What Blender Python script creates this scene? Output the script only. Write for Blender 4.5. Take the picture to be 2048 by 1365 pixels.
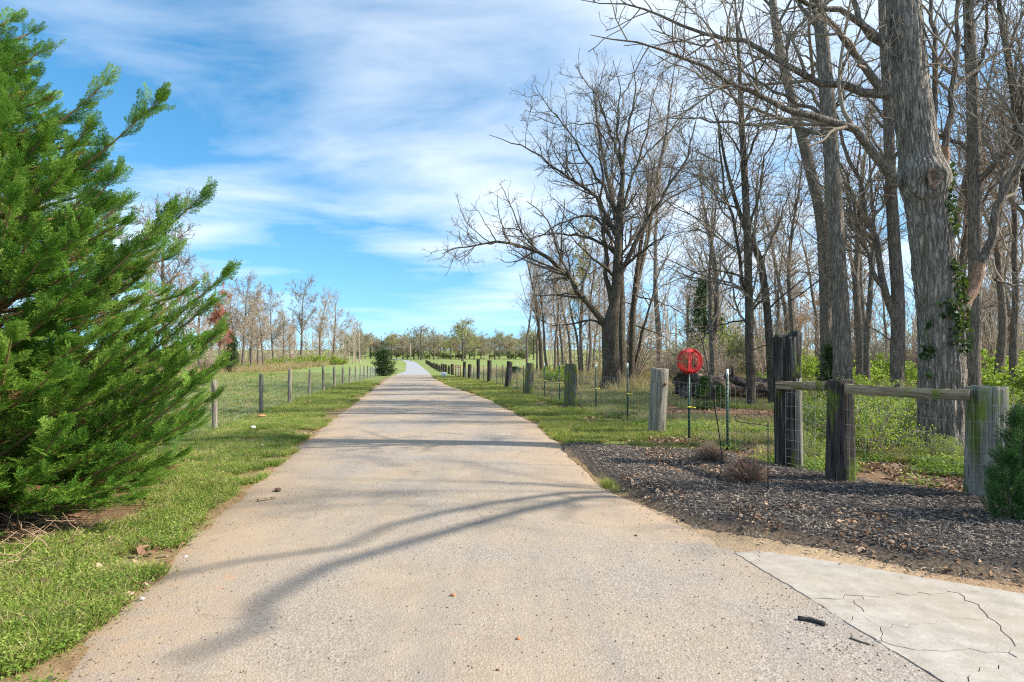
import bpy, bmesh, math, random
import numpy as np
from mathutils import Vector, Matrix, Euler
from mathutils.geometry import delaunay_2d_cdt as cdt

# ------------------------------------------------------------------ scene, camera, light
for o in list(bpy.data.objects):
    bpy.data.objects.remove(o, do_unlink=True)
SC = bpy.context.scene
COL = SC.collection
PI = math.pi
F = 1138.0          # focal length in pixels of the 2048 px wide photograph
HC = 1.45           # camera height
HY = 722.0          # image row of the horizon

cam_d = bpy.data.cameras.new('camera')
cam = bpy.data.objects.new('camera', cam_d)
COL.objects.link(cam)
cam_d.sensor_width = 36.0
cam_d.lens = F / 2048 * 36
cam_d.shift_y = (HY - 682.5) / 2048
cam_d.clip_start = 0.05
cam_d.clip_end = 6000
cam.location = (0, 0, HC)
cam.rotation_euler = (PI / 2, 0, 0)
SC.camera = cam

SUN_EL = math.radians(38)
SUN_BACK = math.radians(7)        # sun stands right of the camera, a little behind it
SDIR = Vector((math.cos(SUN_EL) * math.cos(SUN_BACK), -math.cos(SUN_EL) * math.sin(SUN_BACK), math.sin(SUN_EL)))
sun_d = bpy.data.lights.new('sun', 'SUN')
sun_d.energy = 3.6
sun_d.angle = math.radians(0.8)
sun_d.color = (1.0, 0.93, 0.80)
sun = bpy.data.objects.new('sun', sun_d)
COL.objects.link(sun)
sun.location = (20, -5, 30)
sun.rotation_euler = SDIR.to_track_quat('Z', 'Y').to_euler()

world = bpy.data.worlds.new('World')
SC.world = world
world.use_nodes = True
wt = world.node_tree
wt.nodes.clear()


def W(t, **kw):
    n = wt.nodes.new(t)
    for k, v in kw.items():
        setattr(n, k, v)
    return n


def wmath(op, a, b=None, c=None, clamp=False):
    n = W('ShaderNodeMath', operation=op)
    n.use_clamp = clamp
    for i, v in enumerate((a, b, c)):
        if v is None:
            continue
        if isinstance(v, (int, float)):
            n.inputs[i].default_value = v
        else:
            wt.links.new(v, n.inputs[i])
    return n.outputs[0]


sky = W('ShaderNodeTexSky', sky_type='NISHITA')
sky.sun_disc = False
sky.sun_elevation = SUN_EL
sky.sun_rotation = PI / 2 + SUN_BACK
sky.air_density = 1.0
sky.dust_density = 0.0
sky.ozone_density = 2.2
hsv = W('ShaderNodeHueSaturation')
hsv.inputs['Hue'].default_value = 0.488
hsv.inputs['Saturation'].default_value = 1.27
hsv.inputs['Value'].default_value = 0.72
wt.links.new(sky.outputs[0], hsv.inputs['Color'])
tc = W('ShaderNodeTexCoord')
sep = W('ShaderNodeSeparateXYZ')
wt.links.new(tc.outputs['Generated'], sep.inputs[0])
svec = W('ShaderNodeCombineXYZ')        # the horizon haze of the sky model is thinner on this clear day
wt.links.new(sep.outputs[0], svec.inputs[0])
wt.links.new(sep.outputs[1], svec.inputs[1])
wt.links.new(wmath('ADD', wmath('MULTIPLY', wmath('ABSOLUTE', sep.outputs[2]), 0.89), 0.11), svec.inputs[2])
wt.links.new(svec.outputs[0], sky.inputs['Vector'])
zz = wmath('ADD', wmath('MAXIMUM', sep.outputs[2], 0.0), 0.09)
comb = W('ShaderNodeCombineXYZ')
wt.links.new(wmath('DIVIDE', sep.outputs[0], zz), comb.inputs[0])
wt.links.new(wmath('DIVIDE', sep.outputs[1], zz), comb.inputs[1])


def wnoise(scale, loc, sc, detail, rough, dist=0.0, rot=0.0):
    m = W('ShaderNodeMapping')
    m.inputs['Location'].default_value = loc
    m.inputs['Scale'].default_value = sc
    m.inputs['Rotation'].default_value = (0, 0, rot)
    wt.links.new(comb.outputs[0], m.inputs[0])
    n = W('ShaderNodeTexNoise')
    n.inputs['Scale'].default_value = scale
    n.inputs['Detail'].default_value = detail
    n.inputs['Roughness'].default_value = rough
    n.inputs['Distortion'].default_value = dist
    wt.links.new(m.outputs[0], n.inputs['Vector'])
    return n.outputs[0]


CL = (4.39, 11.1)
big = wnoise(0.5, (CL[0], CL[1], 0), (1.0, 1.0, 1), 2.0, 0.5, 0.4)
wisp = wnoise(1.5, (4.28, 14.06, 0), (0.85, 1.4, 1), 9.0, 0.56, 0.35, 0.35)
cl = wmath('ADD', wmath('MULTIPLY', big, 1.3), wmath('MULTIPLY', wisp, 0.7))
cl = wmath('MULTIPLY', wmath('SUBTRACT', cl, 0.81), 2.1, clamp=True)
cl = wmath('MULTIPLY', cl, wmath('MULTIPLY_ADD', wmath('MULTIPLY', wmath('SUBTRACT', sep.outputs[2], 0.05), 9.0, clamp=True), 0.72, 0.2))
mix = W('ShaderNodeMix', data_type='RGBA')
wt.links.new(cl, mix.inputs['Factor'])
wt.links.new(hsv.outputs[0], mix.inputs['A'])
mix.inputs['B'].default_value = (3.75, 3.95, 4.15, 1)
bg = W('ShaderNodeBackground')
bg.inputs['Strength'].default_value = 0.15
wt.links.new(mix.outputs['Result'], bg.inputs['Color'])
wo = W('ShaderNodeOutputWorld')
wt.links.new(bg.outputs[0], wo.inputs[0])

SC.view_settings.view_transform = 'Standard'
SC.view_settings.look = 'None'
SC.view_settings.gamma = 1.0
SC.view_settings.use_curve_mapping = False
SC.view_settings.exposure = 1.2
SC.render.engine = 'CYCLES'
SC.cycles.max_bounces = 6
SC.cycles.diffuse_bounces = 3
SC.cycles.transparent_max_bounces = 4
SC.cycles.use_denoising = False
SC.cycles.filter_width = 1.15

# ------------------------------------------------------------------ helpers
RNG = np.random.default_rng(11)
ORD = ['first', 'second', 'third', 'fourth', 'fifth', 'sixth', 'seventh', 'eighth', 'ninth', 'tenth', 'eleventh',
       'twelfth', 'thirteenth', 'fourteenth', 'fifteenth', 'sixteenth', 'seventeenth', 'eighteenth', 'nineteenth',
       'twentieth', 'twenty-first', 'twenty-second', 'twenty-third', 'twenty-fourth', 'twenty-fifth', 'twenty-sixth', 'twenty-seventh', 'twenty-eighth', 'twenty-ninth', 'thirtieth']


def at(px, py, d):
    return np.array([(px - 1024) / F * d, d, HC - (py - HY) / F * d])


def gp(px, py):
    d = F * HC / (py - HY)
    return np.array([(px - 1024) / F * d, d])


def hash2(ix, iy, seed):
    h = np.sin(ix * 127.1 + iy * 311.7 + seed * 74.7) * 43758.5453
    return h - np.floor(h)


def vnoise(x, y, seed=0):
    x = np.asarray(x, float); y = np.asarray(y, float)
    ix = np.floor(x); iy = np.floor(y)
    fx = x - ix; fy = y - iy
    fx = fx * fx * (3 - 2 * fx); fy = fy * fy * (3 - 2 * fy)
    a = hash2(ix, iy, seed); b = hash2(ix + 1, iy, seed)
    c = hash2(ix, iy + 1, seed); d = hash2(ix + 1, iy + 1, seed)
    return (a + (b - a) * fx) * (1 - fy) + (c + (d - c) * fx) * fy


def fbm(x, y, seed=0, oct=4, rough=0.5):
    s = 0; a = 1; t = 0
    x = np.asarray(x, float); y = np.asarray(y, float)
    for i in range(oct):
        s = s + a * vnoise(x * 2 ** i, y * 2 ** i, seed + i * 13); t += a; a *= rough
    return s / t


def sstep(a, b, x):
    t = np.clip((np.asarray(x, float) - a) / (b - a), 0, 1)
    return t * t * (3 - 2 * t)


def inpoly(x, y, poly):
    r = np.zeros(np.shape(x), bool)
    n = len(poly)
    for i in range(n):
        x0, y0 = poly[i]; x1, y1 = poly[(i + 1) % n]
        c = ((y0 > y) != (y1 > y)) & (x < (x1 - x0) * (y - y0) / (y1 - y0 + 1e-12) + x0)
        r ^= c
    return r


def norm(v):
    return v / (np.linalg.norm(v, axis=-1, keepdims=True) + 1e-12)


def mesh_np(name, V, faces, mat=None, smooth=False):
    """V (n,3); faces: list of int arrays (m,k)."""
    me = bpy.data.meshes.new(name)
    faces = [np.asarray(f, np.int32) for f in faces if len(f)]
    me.vertices.add(len(V))
    me.vertices.foreach_set('co', np.asarray(V, np.float32).ravel())
    nl = sum(f.size for f in faces); nf = sum(len(f) for f in faces)
    me.loops.add(nl)
    me.loops.foreach_set('vertex_index', np.concatenate([f.ravel() for f in faces]))
    me.polygons.add(nf)
    st = []; o = 0
    for f in faces:
        st.append(o + np.arange(len(f)) * f.shape[1]); o += f.size
    me.polygons.foreach_set('loop_start', np.concatenate(st).astype(np.int32))
    me.update(calc_edges=True)
    if smooth:
        me.polygons.foreach_set('use_smooth', np.ones(nf, bool))
    if mat is not None:
        me.materials.append(mat)
    return me


def fattr(me, name, vals):
    a = me.attributes.new(name, 'FLOAT', 'POINT')
    a.data.foreach_set('value', np.asarray(vals, np.float32))


def link(name, me, parent=None, loc=None):
    o = bpy.data.objects.new(name, me)
    COL.objects.link(o)
    if parent is not None:
        o.parent = parent
    if loc is not None:
        o.location = loc
    return o


def tag(o, label=None, cat=None, group=None, kind=None):
    if label: o['label'] = label
    if cat: o['category'] = cat
    if group: o['group'] = group
    if kind: o['kind'] = kind
    return o


def thing(name, label, cat, loc=(0, 0, 0), group=None):
    o = bpy.data.objects.new(name, None)
    o.empty_display_size = 0.1
    COL.objects.link(o)
    o.location = loc
    return tag(o, label, cat, group)


def copy_tree(root, loc, rz=0.0, sc=1.0, label=None, group=None, keep=None):
    r = root.copy(); COL.objects.link(r)
    r.location = loc; r.rotation_euler = (0, 0, rz)
    r.scale = (sc, sc, sc) if isinstance(sc, (int, float)) else sc
    if label: r['label'] = label
    if group: r['group'] = group
    for ch in list(root.children):
        c = ch.copy(); COL.objects.link(c); c.parent = r
        for g in list(ch.children):
            e = g.copy(); COL.objects.link(e); e.parent = c
    return r


def tubes(P, R, sides, off=0, cap=False):
    """P (m,n,3), R (m,n) -> verts, quads"""
    m, n, _ = P.shape
    T = norm(np.gradient(P, axis=1))
    mean = norm(P[:, -1] - P[:, 0])
    ref = np.where((np.abs(mean[:, 2]) < 0.8)[:, None], np.array([0, 0, 1.0]), np.array([1.0, 0.13, 0]))
    U = norm(np.cross(T, ref[:, None, :])); Vv = np.cross(T, U)
    a = np.arange(sides) / sides * 2 * PI
    ring = U[:, :, None, :] * np.cos(a)[None, None, :, None] + Vv[:, :, None, :] * np.sin(a)[None, None, :, None]
    V = P[:, :, None, :] + ring * R[:, :, None, None]
    idx = np.arange(m * n * sides).reshape(m, n, sides) + off
    A = idx[:, :-1, :]; B = idx[:, 1:, :]
    Q = np.stack([A, np.roll(A, -1, 2), np.roll(B, -1, 2), B], -1).reshape(-1, 4)
    return V.reshape(-1, 3), Q


class Bag:
    def __init__(s):
        s.V = []; s.F = []; s.n = 0

    def add(s, V, F):
        s.V.append(np.asarray(V, float)); s.F.append(np.asarray(F, int) + s.n); s.n += len(V)

    def tube(s, P, R, sides=8, cap=True):
        P = np.asarray(P, float); R = np.broadcast_to(np.asarray(R, float), (len(P),))
        V, Q = tubes(P[None], R[None], sides)
        s.add(V, Q)
        if cap:
            b = s.n - len(V)
            s.F.append(np.arange(sides)[::-1][None] + b)
            s.F.append((np.arange(sides) + len(V) - sides)[None] + b)

    def box(s, c, sz, rot=None):
        v = np.array([[x, y, z] for x in (-.5, .5) for y in (-.5, .5) for z in (-.5, .5)]) * np.asarray(sz)
        if rot is not None: v = v @ np.asarray(rot).T
        s.add(v + np.asarray(c), [[0, 1, 3, 2], [4, 6, 7, 5], [0, 4, 5, 1], [2, 3, 7, 6], [0, 2, 6, 4], [1, 5, 7, 3]])

    def mesh(s, name, mat, smooth=False):
        by = {}
        for f in s.F: by.setdefault(f.shape[1], []).append(f)
        return mesh_np(name, np.concatenate(s.V), [np.concatenate(v) for v in by.values()], mat, smooth)


def resample(P, n):
    P = np.asarray(P, float)
    m = len(P)
    if m > 2:                      # Catmull-Rom first
        Q = np.vstack([2 * P[0] - P[1], P, 2 * P[-1] - P[-2]])
        out = []
        for i in range(m - 1):
            p0, p1, p2, p3 = Q[i:i + 4]
            for t in np.linspace(0, 1, 12, endpoint=False):
                out.append(.5 * ((2 * p1) + (-p0 + p2) * t + (2 * p0 - 5 * p1 + 4 * p2 - p3) * t * t + (-p0 + 3 * p1 - 3 * p2 + p3) * t ** 3))
        out.append(P[-1]); P = np.array(out)
    L = np.concatenate([[0], np.cumsum(np.linalg.norm(np.diff(P, axis=0), axis=1))])
    t = np.linspace(0, L[-1], n)
    return np.stack([np.interp(t, L, P[:, k]) for k in range(P.shape[1])], 1)


# ------------------------------------------------------------------ materials
class M:
    def __init__(s, name):
        s.m = bpy.data.materials.new(name); s.m.use_nodes = True
        s.t = s.m.node_tree; s.t.nodes.clear()
        s.out = s.t.nodes.new('ShaderNodeOutputMaterial')

    def n(s, typ, inputs=None, **kw):
        n = s.t.nodes.new(typ)
        for k, v in kw.items(): setattr(n, k, v)
        for k, v in (inputs or {}).items():
            s.set(n.inputs[k], v)
        return n

    def set(s, sock, v):
        if isinstance(v, bpy.types.NodeSocket): s.t.links.new(v, sock)
        else:
            if isinstance(v, tuple) and len(v) == 3 and sock.type == 'RGBA': v = (*v, 1)
            sock.default_value = v

    def coord(s, kind='Object', scale=(1, 1, 1), rot=(0, 0, 0)):
        c = s.n('ShaderNodeTexCoord').outputs[kind]
        return s.n('ShaderNodeMapping', {'Vector': c, 'Scale': scale, 'Rotation': rot}).outputs[0]

    def pos(s, scale=(1, 1, 1)):
        c = s.n('ShaderNodeNewGeometry').outputs['Position']
        return s.n('ShaderNodeMapping', {'Vector': c, 'Scale': scale}).outputs[0]

    def noise(s, vec, scale, detail=4, rough=.55, dist=0):
        return s.n('ShaderNodeTexNoise', {'Vector': vec, 'Scale': scale, 'Detail': detail, 'Roughness': rough, 'Distortion': dist}).outputs[0]

    def voro(s, vec, scale, out='Distance', feature='F1'):
        return s.n('ShaderNodeTexVoronoi', {'Vector': vec, 'Scale': scale}, feature=feature).outputs[out]

    def ramp(s, fac, stops, interp='LINEAR'):
        r = s.n('ShaderNodeValToRGB', {'Fac': fac}); cr = r.color_ramp; cr.interpolation = interp
        while len(cr.elements) > 1: cr.elements.remove(cr.elements[-1])
        for i, (p, c) in enumerate(stops):
            e = cr.elements[0] if i == 0 else cr.elements.new(p)
            e.position = p; e.color = (*c, 1) if isinstance(c, tuple) else (c, c, c, 1)
        return r.outputs[0]

    def mix(s, f, a, b, mode='MIX'):
        n = s.n('ShaderNodeMix', data_type='RGBA', blend_type=mode)
        s.set(n.inputs['Factor'], f); s.set(n.inputs['A'], a); s.set(n.inputs['B'], b)
        return n.outputs['Result']

    def math(s, op, a, b=0.0, clamp=False):
        n = s.n('ShaderNodeMath', operation=op); n.use_clamp = clamp
        s.set(n.inputs[0], a); s.set(n.inputs[1], b)
        return n.outputs[0]

    def attr(s, name):
        return s.n('ShaderNodeAttribute', attribute_name=name).outputs['Fac']

    def rand(s):
        return s.n('ShaderNodeObjectInfo').outputs['Random']

    def island(s):
        return s.n('ShaderNodeNewGeometry').outputs['Random Per Island']

    def bsdf(s, col, rough=.8, bump=None, bstr=.3, bdist=.01, spec=.3, metal=0.0):
        b = s.n('ShaderNodeBsdfPrincipled', {'Base Color': col, 'Roughness': rough, 'Specular IOR Level': spec, 'Metallic': metal})
        if bump is not None:
            s.set(b.inputs['Normal'], s.n('ShaderNodeBump', {'Height': bump, 'Strength': bstr, 'Distance': bdist}).outputs[0])
        s.t.links.new(b.outputs[0], s.out.inputs[0])
        return s.m

    def leaf(s, col, trans=.35, rough=.55, tcol=None):
        b = s.n('ShaderNodeBsdfPrincipled', {'Base Color': col, 'Roughness': rough, 'Specular IOR Level': .25})
        t = s.n('ShaderNodeBsdfTranslucent', {'Color': tcol if tcol is not None else col})
        x = s.n('ShaderNodeMixShader', {0: trans, 1: b.outputs[0], 2: t.outputs[0]})
        s.t.links.new(x.outputs[0], s.out.inputs[0])
        return s.m


def mat_bark(name, c0, c1, moss=0.0, scale=1.0, bstr=.8):
    m = M(name)
    v = m.coord('Object', (9 * scale, 9 * scale, 1.9 * scale))
    n1 = m.noise(v, 2.2, 7, .68, .6)
    n2 = m.noise(m.coord('Object', (1, 1, 1)), 1.3, 3)
    wv = m.n('ShaderNodeVectorMath', {0: m.coord('Object', (24 * scale, 24 * scale, 4.2 * scale)), 1: m.n('ShaderNodeTexNoise', {'Vector': m.coord('Object', (9, 9, 5)), 'Scale': 2.0, 'Detail': 5.0}).outputs['Color']}, operation='ADD').outputs[0]
    crack_ = m.n('ShaderNodeTexVoronoi', {'Vector': wv, 'Scale': 1.0}, feature='DISTANCE_TO_EDGE').outputs['Distance']
    cr = m.ramp(crack_, [(.0, 0.0), (.26, 1.0)])
    c = m.ramp(n1, [(.32, tuple(x * .6 for x in c0)), (.48, c0), (.68, c1)])
    c = m.mix(m.ramp(n2, [(.35, 0.0), (.7, .45)]), c, tuple(x * .85 for x in c1))
    c = m.mix(m.math('MULTIPLY', m.math('SUBTRACT', 1.0, cr), m.ramp(n1, [(.35, .85), (.6, .3)])), c, tuple(x * .42 for x in c0))
    if moss:
        n3 = m.noise(m.coord('Object', (3, 3, 1.2)), 1.4, 4, .6)
        c = m.mix(m.ramp(n3, [(.58 - moss * .3, 0.0), (.76 - moss * .25, .6)]), c, (.10, .12, .04))
    return m.bsdf(c, .92, m.math('ADD', n1, m.math('MULTIPLY', cr, .9)), bstr, .035, .12)


def mat_twig(name, c0, c1):
    m = M(name)
    n = m.noise(m.coord('Object'), .9, 3)
    r = m.island()
    c = m.mix(m.math('ADD', m.math('MULTIPLY', n, .5), m.math('MULTIPLY', r, .5)), c0, c1)
    return m.bsdf(c, .9, None, spec=.15)


def mat_leaf(name, stops, trans=.35, rnd='island'):
    m = M(name)
    r = m.island() if rnd == 'island' else m.rand()
    n = m.noise(m.pos(), 1.7, 3)
    f = m.math('ADD', m.math('MULTIPLY', r, .65), m.math('MULTIPLY', n, .35))
    c = m.ramp(f, stops)
    return m.leaf(c, trans, tcol=m.mix(.35, c, (.32, .42, .04)))


def mat_wood(name, c0, c1, c2, moss=0.0, rz=(7, 7, .55)):
    m = M(name)
    v = m.coord('Object', rz)
    n1 = m.noise(v, 3.2, 8, .68, .3)
    n2 = m.noise(m.coord('Object', (1.6, 1.6, .8)), 1.7, 4)
    n4 = m.noise(m.coord('Object', tuple(26 if k > 1 else .9 for k in rz)), 2.0, 4)
    c = m.ramp(n1, [(.3, c0), (.5, c1), (.7, c2)])
    c = m.mix(m.ramp(n2, [(.4, 0.0), (.7, .6)]), c, c0)
    c = m.mix(m.ramp(n4, [(.36, .85), (.46, 0.0)]), c, tuple(x * .3 for x in c0))
    if moss:
        n3 = m.noise(m.coord('Object', (3.2, 3.2, 1.3)), 1.6, 5, .62)
        c = m.mix(m.ramp(n3, [(.62 - moss * .4, 0.0), (.74 - moss * .34, .92)]), c,
                  m.ramp(n1, [(.35, (.07, .10, .012)), (.65, (.19, .24, .03))]))
    return m.bsdf(c, .9, m.math('ADD', n1, m.math('MULTIPLY', n4, .7)), .7, .02, .15)


def flat(name, col, rough=.6, metal=0.0, var=.12, sc=12):
    m = M(name)
    n = m.noise(m.coord('Object'), sc, 4)
    c = m.mix(m.ramp(n, [(.3, 0.0), (.7, 1.0)]), tuple(x * (1 - var) for x in col), tuple(min(1, x * (1 + var)) for x in col))
    return m.bsdf(c, rough, n, .1, .003, .35, metal)


# ------------------------------------------------------------------ terrain
TY = np.array([-60, 0, 35, 57.5, 116, 180, 270, 400, 540, 800, 1500, 4000.])
TZ = np.array([0, 0, 0, -.22, -.66, -.15, .74, 2.8, 11.0, 17, 22, 40.])
LZ = np.array([0, 0, .15, .2, .6, 1.1, 1.7, 3.0, 11.5, 17, 22, 40.])
_yy = np.linspace(-60, 4000, 8121)


def _smooth(z):
    v = np.interp(_yy, TY, z)
    k = np.hanning(41); k /= k.sum()
    p = np.pad(v, 20, mode='edge')
    return np.convolve(p, k, 'valid')


_tz = _smooth(TZ); _lz = _smooth(LZ)
RD = np.array([-20, 1.0, 2.57, 4.31, 4.88, 6.27, 12.9, 21.15, 34.4, 57.5, 116, 200, 270, 330, 400, 600.])
RL = np.array([.7, -1.80, -2.12, -2.52, -2.68, -3.0, -4.26, -5.75, -8.1, -12.4, -21.8, -37.2, -50.4, -64, -88, -190.])
RR = np.array([4.8, 2.1, 1.93, 1.69, 1.58, 1.13, .62, -.78, -3.95, -7.95, -17.2, -32.6, -45.6, -59, -83, -185.])


def rl(y): return np.interp(y, RD, RL)
def rr(y): return np.interp(y, RD, RR)


def gz(x, y):
    x = np.asarray(x, float); y = np.asarray(y, float)
    a = np.interp(y, _yy, _tz); b = np.interp(y, _yy, _lz)
    w = sstep(1.0, 13, rl(y) - x)
    z = a * (1 - w) + b * w
    dist = np.maximum(np.maximum(rl(y) - x, x - rr(y)), 0)
    amp = sstep(.1, 3.0, dist)
    near = 1 - sstep(30, 120, y)
    z = z + amp * ((fbm(x * .55, y * .55, 3, 3) - .5) * .12 * near + (fbm(x * .06, y * .06, 5, 3) - .5) * .5 * sstep(12, 60, y + np.abs(x)))
    # shallow swale beside the left verge
    z = z - .10 * amp * np.exp(-((rl(y) - x - 2.6) / 1.0) ** 2) * near
    return z


BED = [gp(1122, 892), gp(1180, 938), gp(1240, 986), gp(1400, 1060), gp(1490, 1072), gp(1560, 1080), gp(1650, 1096), gp(1800, 1132),
       gp(2048, 1172), gp(2400, 1215), gp(2900, 1290), gp(2900, 1075), gp(2250, 1020), gp(2010, 1008), gp(1900, 995), gp(1720, 968),
       gp(1620, 950), gp(1540, 935), gp(1470, 918), gp(1390, 905), gp(1250, 900)]


def zq(px, py):
    return gp(1300 + px / 2.738, 1000 + py / 2.738)


def bedz(x, y):
    n = fbm(x * 2.2, y * 2.2, 21, 3)
    return .035 + .05 * n


# ---- ground sheet
ys = np.concatenate([np.arange(-14, 0, 1.0), np.arange(0, 14, .16), 14 * 1.0185 ** np.arange(0, 200)])
ys = np.concatenate([ys[ys < 400], np.array([420, 460, 520, 600, 720, 900, 1200, 1700, 2500, 4000])])
sp = np.concatenate([np.arange(0, 9, .16), 9 * 1.06 ** np.arange(0, 100)])
sp = sp[sp < 2600]
ss = np.concatenate([-sp[:0:-1], sp])
Yg, Sg = np.meshgrid(ys, ss, indexing='ij')
Xg = np.where(Yg < 330, (rl(Yg) + rr(Yg)) / 2, (rl(330.) + rr(330.)) / 2) + Sg
Zg = gz(Xg, Yg)
on_road = (Xg > rl(Yg) + .12) & (Xg < rr(Yg) - .12) & (Yg < 420)
Zg = Zg - on_road * .04
V = np.stack([Xg, Yg, Zg], -1).reshape(-1, 3)
ny, nx = Xg.shape
I = np.arange(ny * nx).reshape(ny, nx)
Q = np.stack([I[:-1, :-1], I[:-1, 1:], I[1:, 1:], I[1:, :-1]], -1).reshape(-1, 4)

m = M('grass_ground')
P = m.pos()
n1 = m.noise(P, .35, 5, .6); n2 = m.noise(P, 6.0, 6, .7); n3 = m.noise(P, 38, 4, .7); nb = m.noise(P, .06, 4, .6)
green = m.ramp(n2, [(.3, (.075, .125, .022)), (.5, (.135, .20, .04)), (.7, (.24, .29, .085))])
straw = m.ramp(n2, [(.3, (.22, .155, .07)), (.6, (.38, .29, .14))])
field = m.mix(m.ramp(n1, [(.42, 0.0), (.66, .75)]), green, straw)
fieldfar = m.mix(m.ramp(nb, [(.4, 0.0), (.62, .6)]), m.ramp(n1, [(.3, (.13, .20, .05)), (.7, (.20, .27, .08))]), (.30, .28, .12))
c = m.mix(m.attr('far'), field, fieldfar)
dirt = m.ramp(m.noise(P, 9, 6, .7), [(.3, (.16, .095, .05)), (.55, (.31, .20, .115)), (.75, (.44, .31, .19))])
c = m.mix(m.math('MULTIPLY', m.attr('dirt'), m.ramp(n2, [(.25, .35), (.55, 1.0)])), c, dirt)
sandc = m.ramp(m.noise(P, 14, 6, .7), [(.3, (.36, .25, .15)), (.7, (.50, .37, .24))])
c = m.mix(m.attr('sand'), c, sandc)
lit = m.ramp(m.noise(P, 17, 5, .75), [(.3, (.085, .05, .03)), (.5, (.22, .13, .075)), (.7, (.38, .26, .16))])
c = m.mix(m.attr('litter'), c, lit)
hay = m.ramp(m.noise(P, 5, 5, .7), [(.3, (.20, .15, .06)), (.5, (.34, .27, .12)), (.66, (.20, .24, .055)), (.8, (.40, .34, .18))])
c = m.mix(m.attr('hay'), c, hay)
ground_mat = m.bsdf(c, .95, m.math('ADD', n2, n3), .6, .04, .1)
me = mesh_np('ground', V, [Q], ground_mat, True)
x, y = V[:, 0], V[:, 1]
dl = rl(y) - x; dr = x - rr(y)
fattr(me, 'far', sstep(28, 75, y))
fattr(me, 'dirt', np.maximum(np.clip(1 - np.maximum(dl, dr) / .8, 0, 1) * (y < 60), .55 * sstep(.52, .7, fbm(x * .9, y * .9, 8, 3)) * (y < 20)))
fattr(me, 'sand', (dr > -.4) * np.maximum((1 - sstep(.9, 1.5, dr)) * (1 - sstep(5.2, 6.2, y)), (y < 4.6) * (x < 9)))
fx = -.1722 * y + 4.75                       # line of the right-hand fence
lw = sstep(-1.2, .8, x - fx + (fbm(x * .8, y * .8, 4, 3) - .5) * 3) * (1 - sstep(26, 45, y)) * sstep(.35, .62, fbm(x * .7, y * .7, 9, 4) + .25 * (x > 4.3) + .2 * (y < 12))
cedar_soil = np.exp(-(((x + 4.7) / 1.6) ** 2 + ((y - 5.2) / 1.5) ** 2) ** 2)
fattr(me, 'litter', np.clip(np.maximum(lw, cedar_soil), 0, 1))
fattr(me, 'hay', sstep(2, 9, x - fx) * sstep(14, 24, y) * (1 - sstep(140, 190, y)) + sstep(12, 17, dl) * (1 - sstep(24, 30, dl)) * (y > 45) * (y < 130) * .9)
ground = tag(link('ground', me), kind='structure')

# ---- road
yr = np.concatenate([np.arange(-12, 1, .5), np.arange(1, 12, .07), 12 * 1.012 ** np.arange(0, 400)])
yr = yr[yr < 410]
u = np.linspace(0, 1, 29)
jl = (fbm(yr * 1.3, yr * 0, 31, 4, .6) - .5) * .36; jr = (fbm(yr * 1.4, yr * 0 + 7, 33, 4, .6) - .5) * .3
nearj = (yr > 4.4) | (yr < -50)
L = rl(yr) + jl; R = rr(yr) + np.where(nearj, jr, -.012)
X = L[:, None] * (1 - u) + R[:, None] * u
Y = np.repeat(yr[:, None], len(u), 1)
Z = np.interp(Y, _yy, _tz) + .012 + .02 * (1 - (2 * u - 1) ** 2)[None]
Z = Z - .03 * ((u == 0) | ((u == 1) & (nearj[:, None])))
V = np.stack([X, Y, Z], -1).reshape(-1, 3)
I = np.arange(len(V)).reshape(len(yr), len(u))
Q = np.stack([I[:-1, :-1], I[:-1, 1:], I[1:, 1:], I[1:, :-1]], -1).reshape(-1, 4)
m = M('worn_chip_seal')
P = m.pos()
agg = m.voro(P, 95, 'Color'); aggd = m.voro(P, 95)
fine = m.noise(P, 170, 3, .7); big = m.noise(P, .55, 4, .6, .4); mid = m.noise(P, 3.0, 5, .65)
streak = m.noise(m.pos((1.6, .16, 1)), 1.5, 5, .6)
base = m.ramp(m.n('ShaderNodeSeparateColor', {0: agg}).outputs[0], [(0, (.215, .185, .16)), (.35, (.285, .245, .21)), (.75, (.335, .29, .25)), (1, (.42, .375, .33))])
tan = m.ramp(mid, [(.3, (.33, .25, .17)), (.7, (.43, .335, .235))])
c = m.mix(m.math('MULTIPLY', m.ramp(big, [(.36, 0.0), (.62, .85)]), m.ramp(fine, [(.2, .5), (.6, 1.0)])), base, tan)
c = m.mix(m.ramp(streak, [(.48, 0.0), (.72, .55)]), c, (.23, .21, .20))
c = m.mix(m.ramp(m.noise(m.pos((1, 1, 1)), 1.4, 6, .7, .6), [(.54, 0.0), (.70, .5)]), c, (.44, .35, .25))
c = m.mix(m.ramp(m.noise(m.pos((1, 1, 1)), .8, 7, .72, .3), [(.30, .5), (.42, 0.0)]), c, (.19, .17, .16))
ck = m.n('ShaderNodeTexVoronoi', {'Vector': m.n('ShaderNodeVectorMath', {0: P, 1: m.n('ShaderNodeTexNoise', {'Vector': P, 'Scale': 2.5, 'Detail': 5.0}).outputs['Color']}, operation='ADD').outputs[0], 'Scale': .45}, feature='DISTANCE_TO_EDGE').outputs['Distance']
c = m.mix(m.math('MULTIPLY', m.ramp(ck, [(.0, .8), (.006, 0.0)]), m.ramp(m.noise(P, .7, 3), [(.48, 0.0), (.6, 1.0)])), c, (.10, .085, .07))
specks = m.ramp(m.voro(P, 31), [(.045, 1.0), (.085, 0.0)])
c = m.mix(m.math('MULTIPLY', specks, m.ramp(m.noise(P, 2.2, 3), [(.42, 0.0), (.62, .85)])), c, (.09, .055, .035))
c = m.mix(m.math('MULTIPLY', m.attr('edge'), m.ramp(m.noise(P, 5, 5, .7), [(.3, .25), (.6, 1.0)])), c, m.ramp(fine, [(.3, (.33, .225, .14)), (.7, (.47, .35, .235))]))
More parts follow.
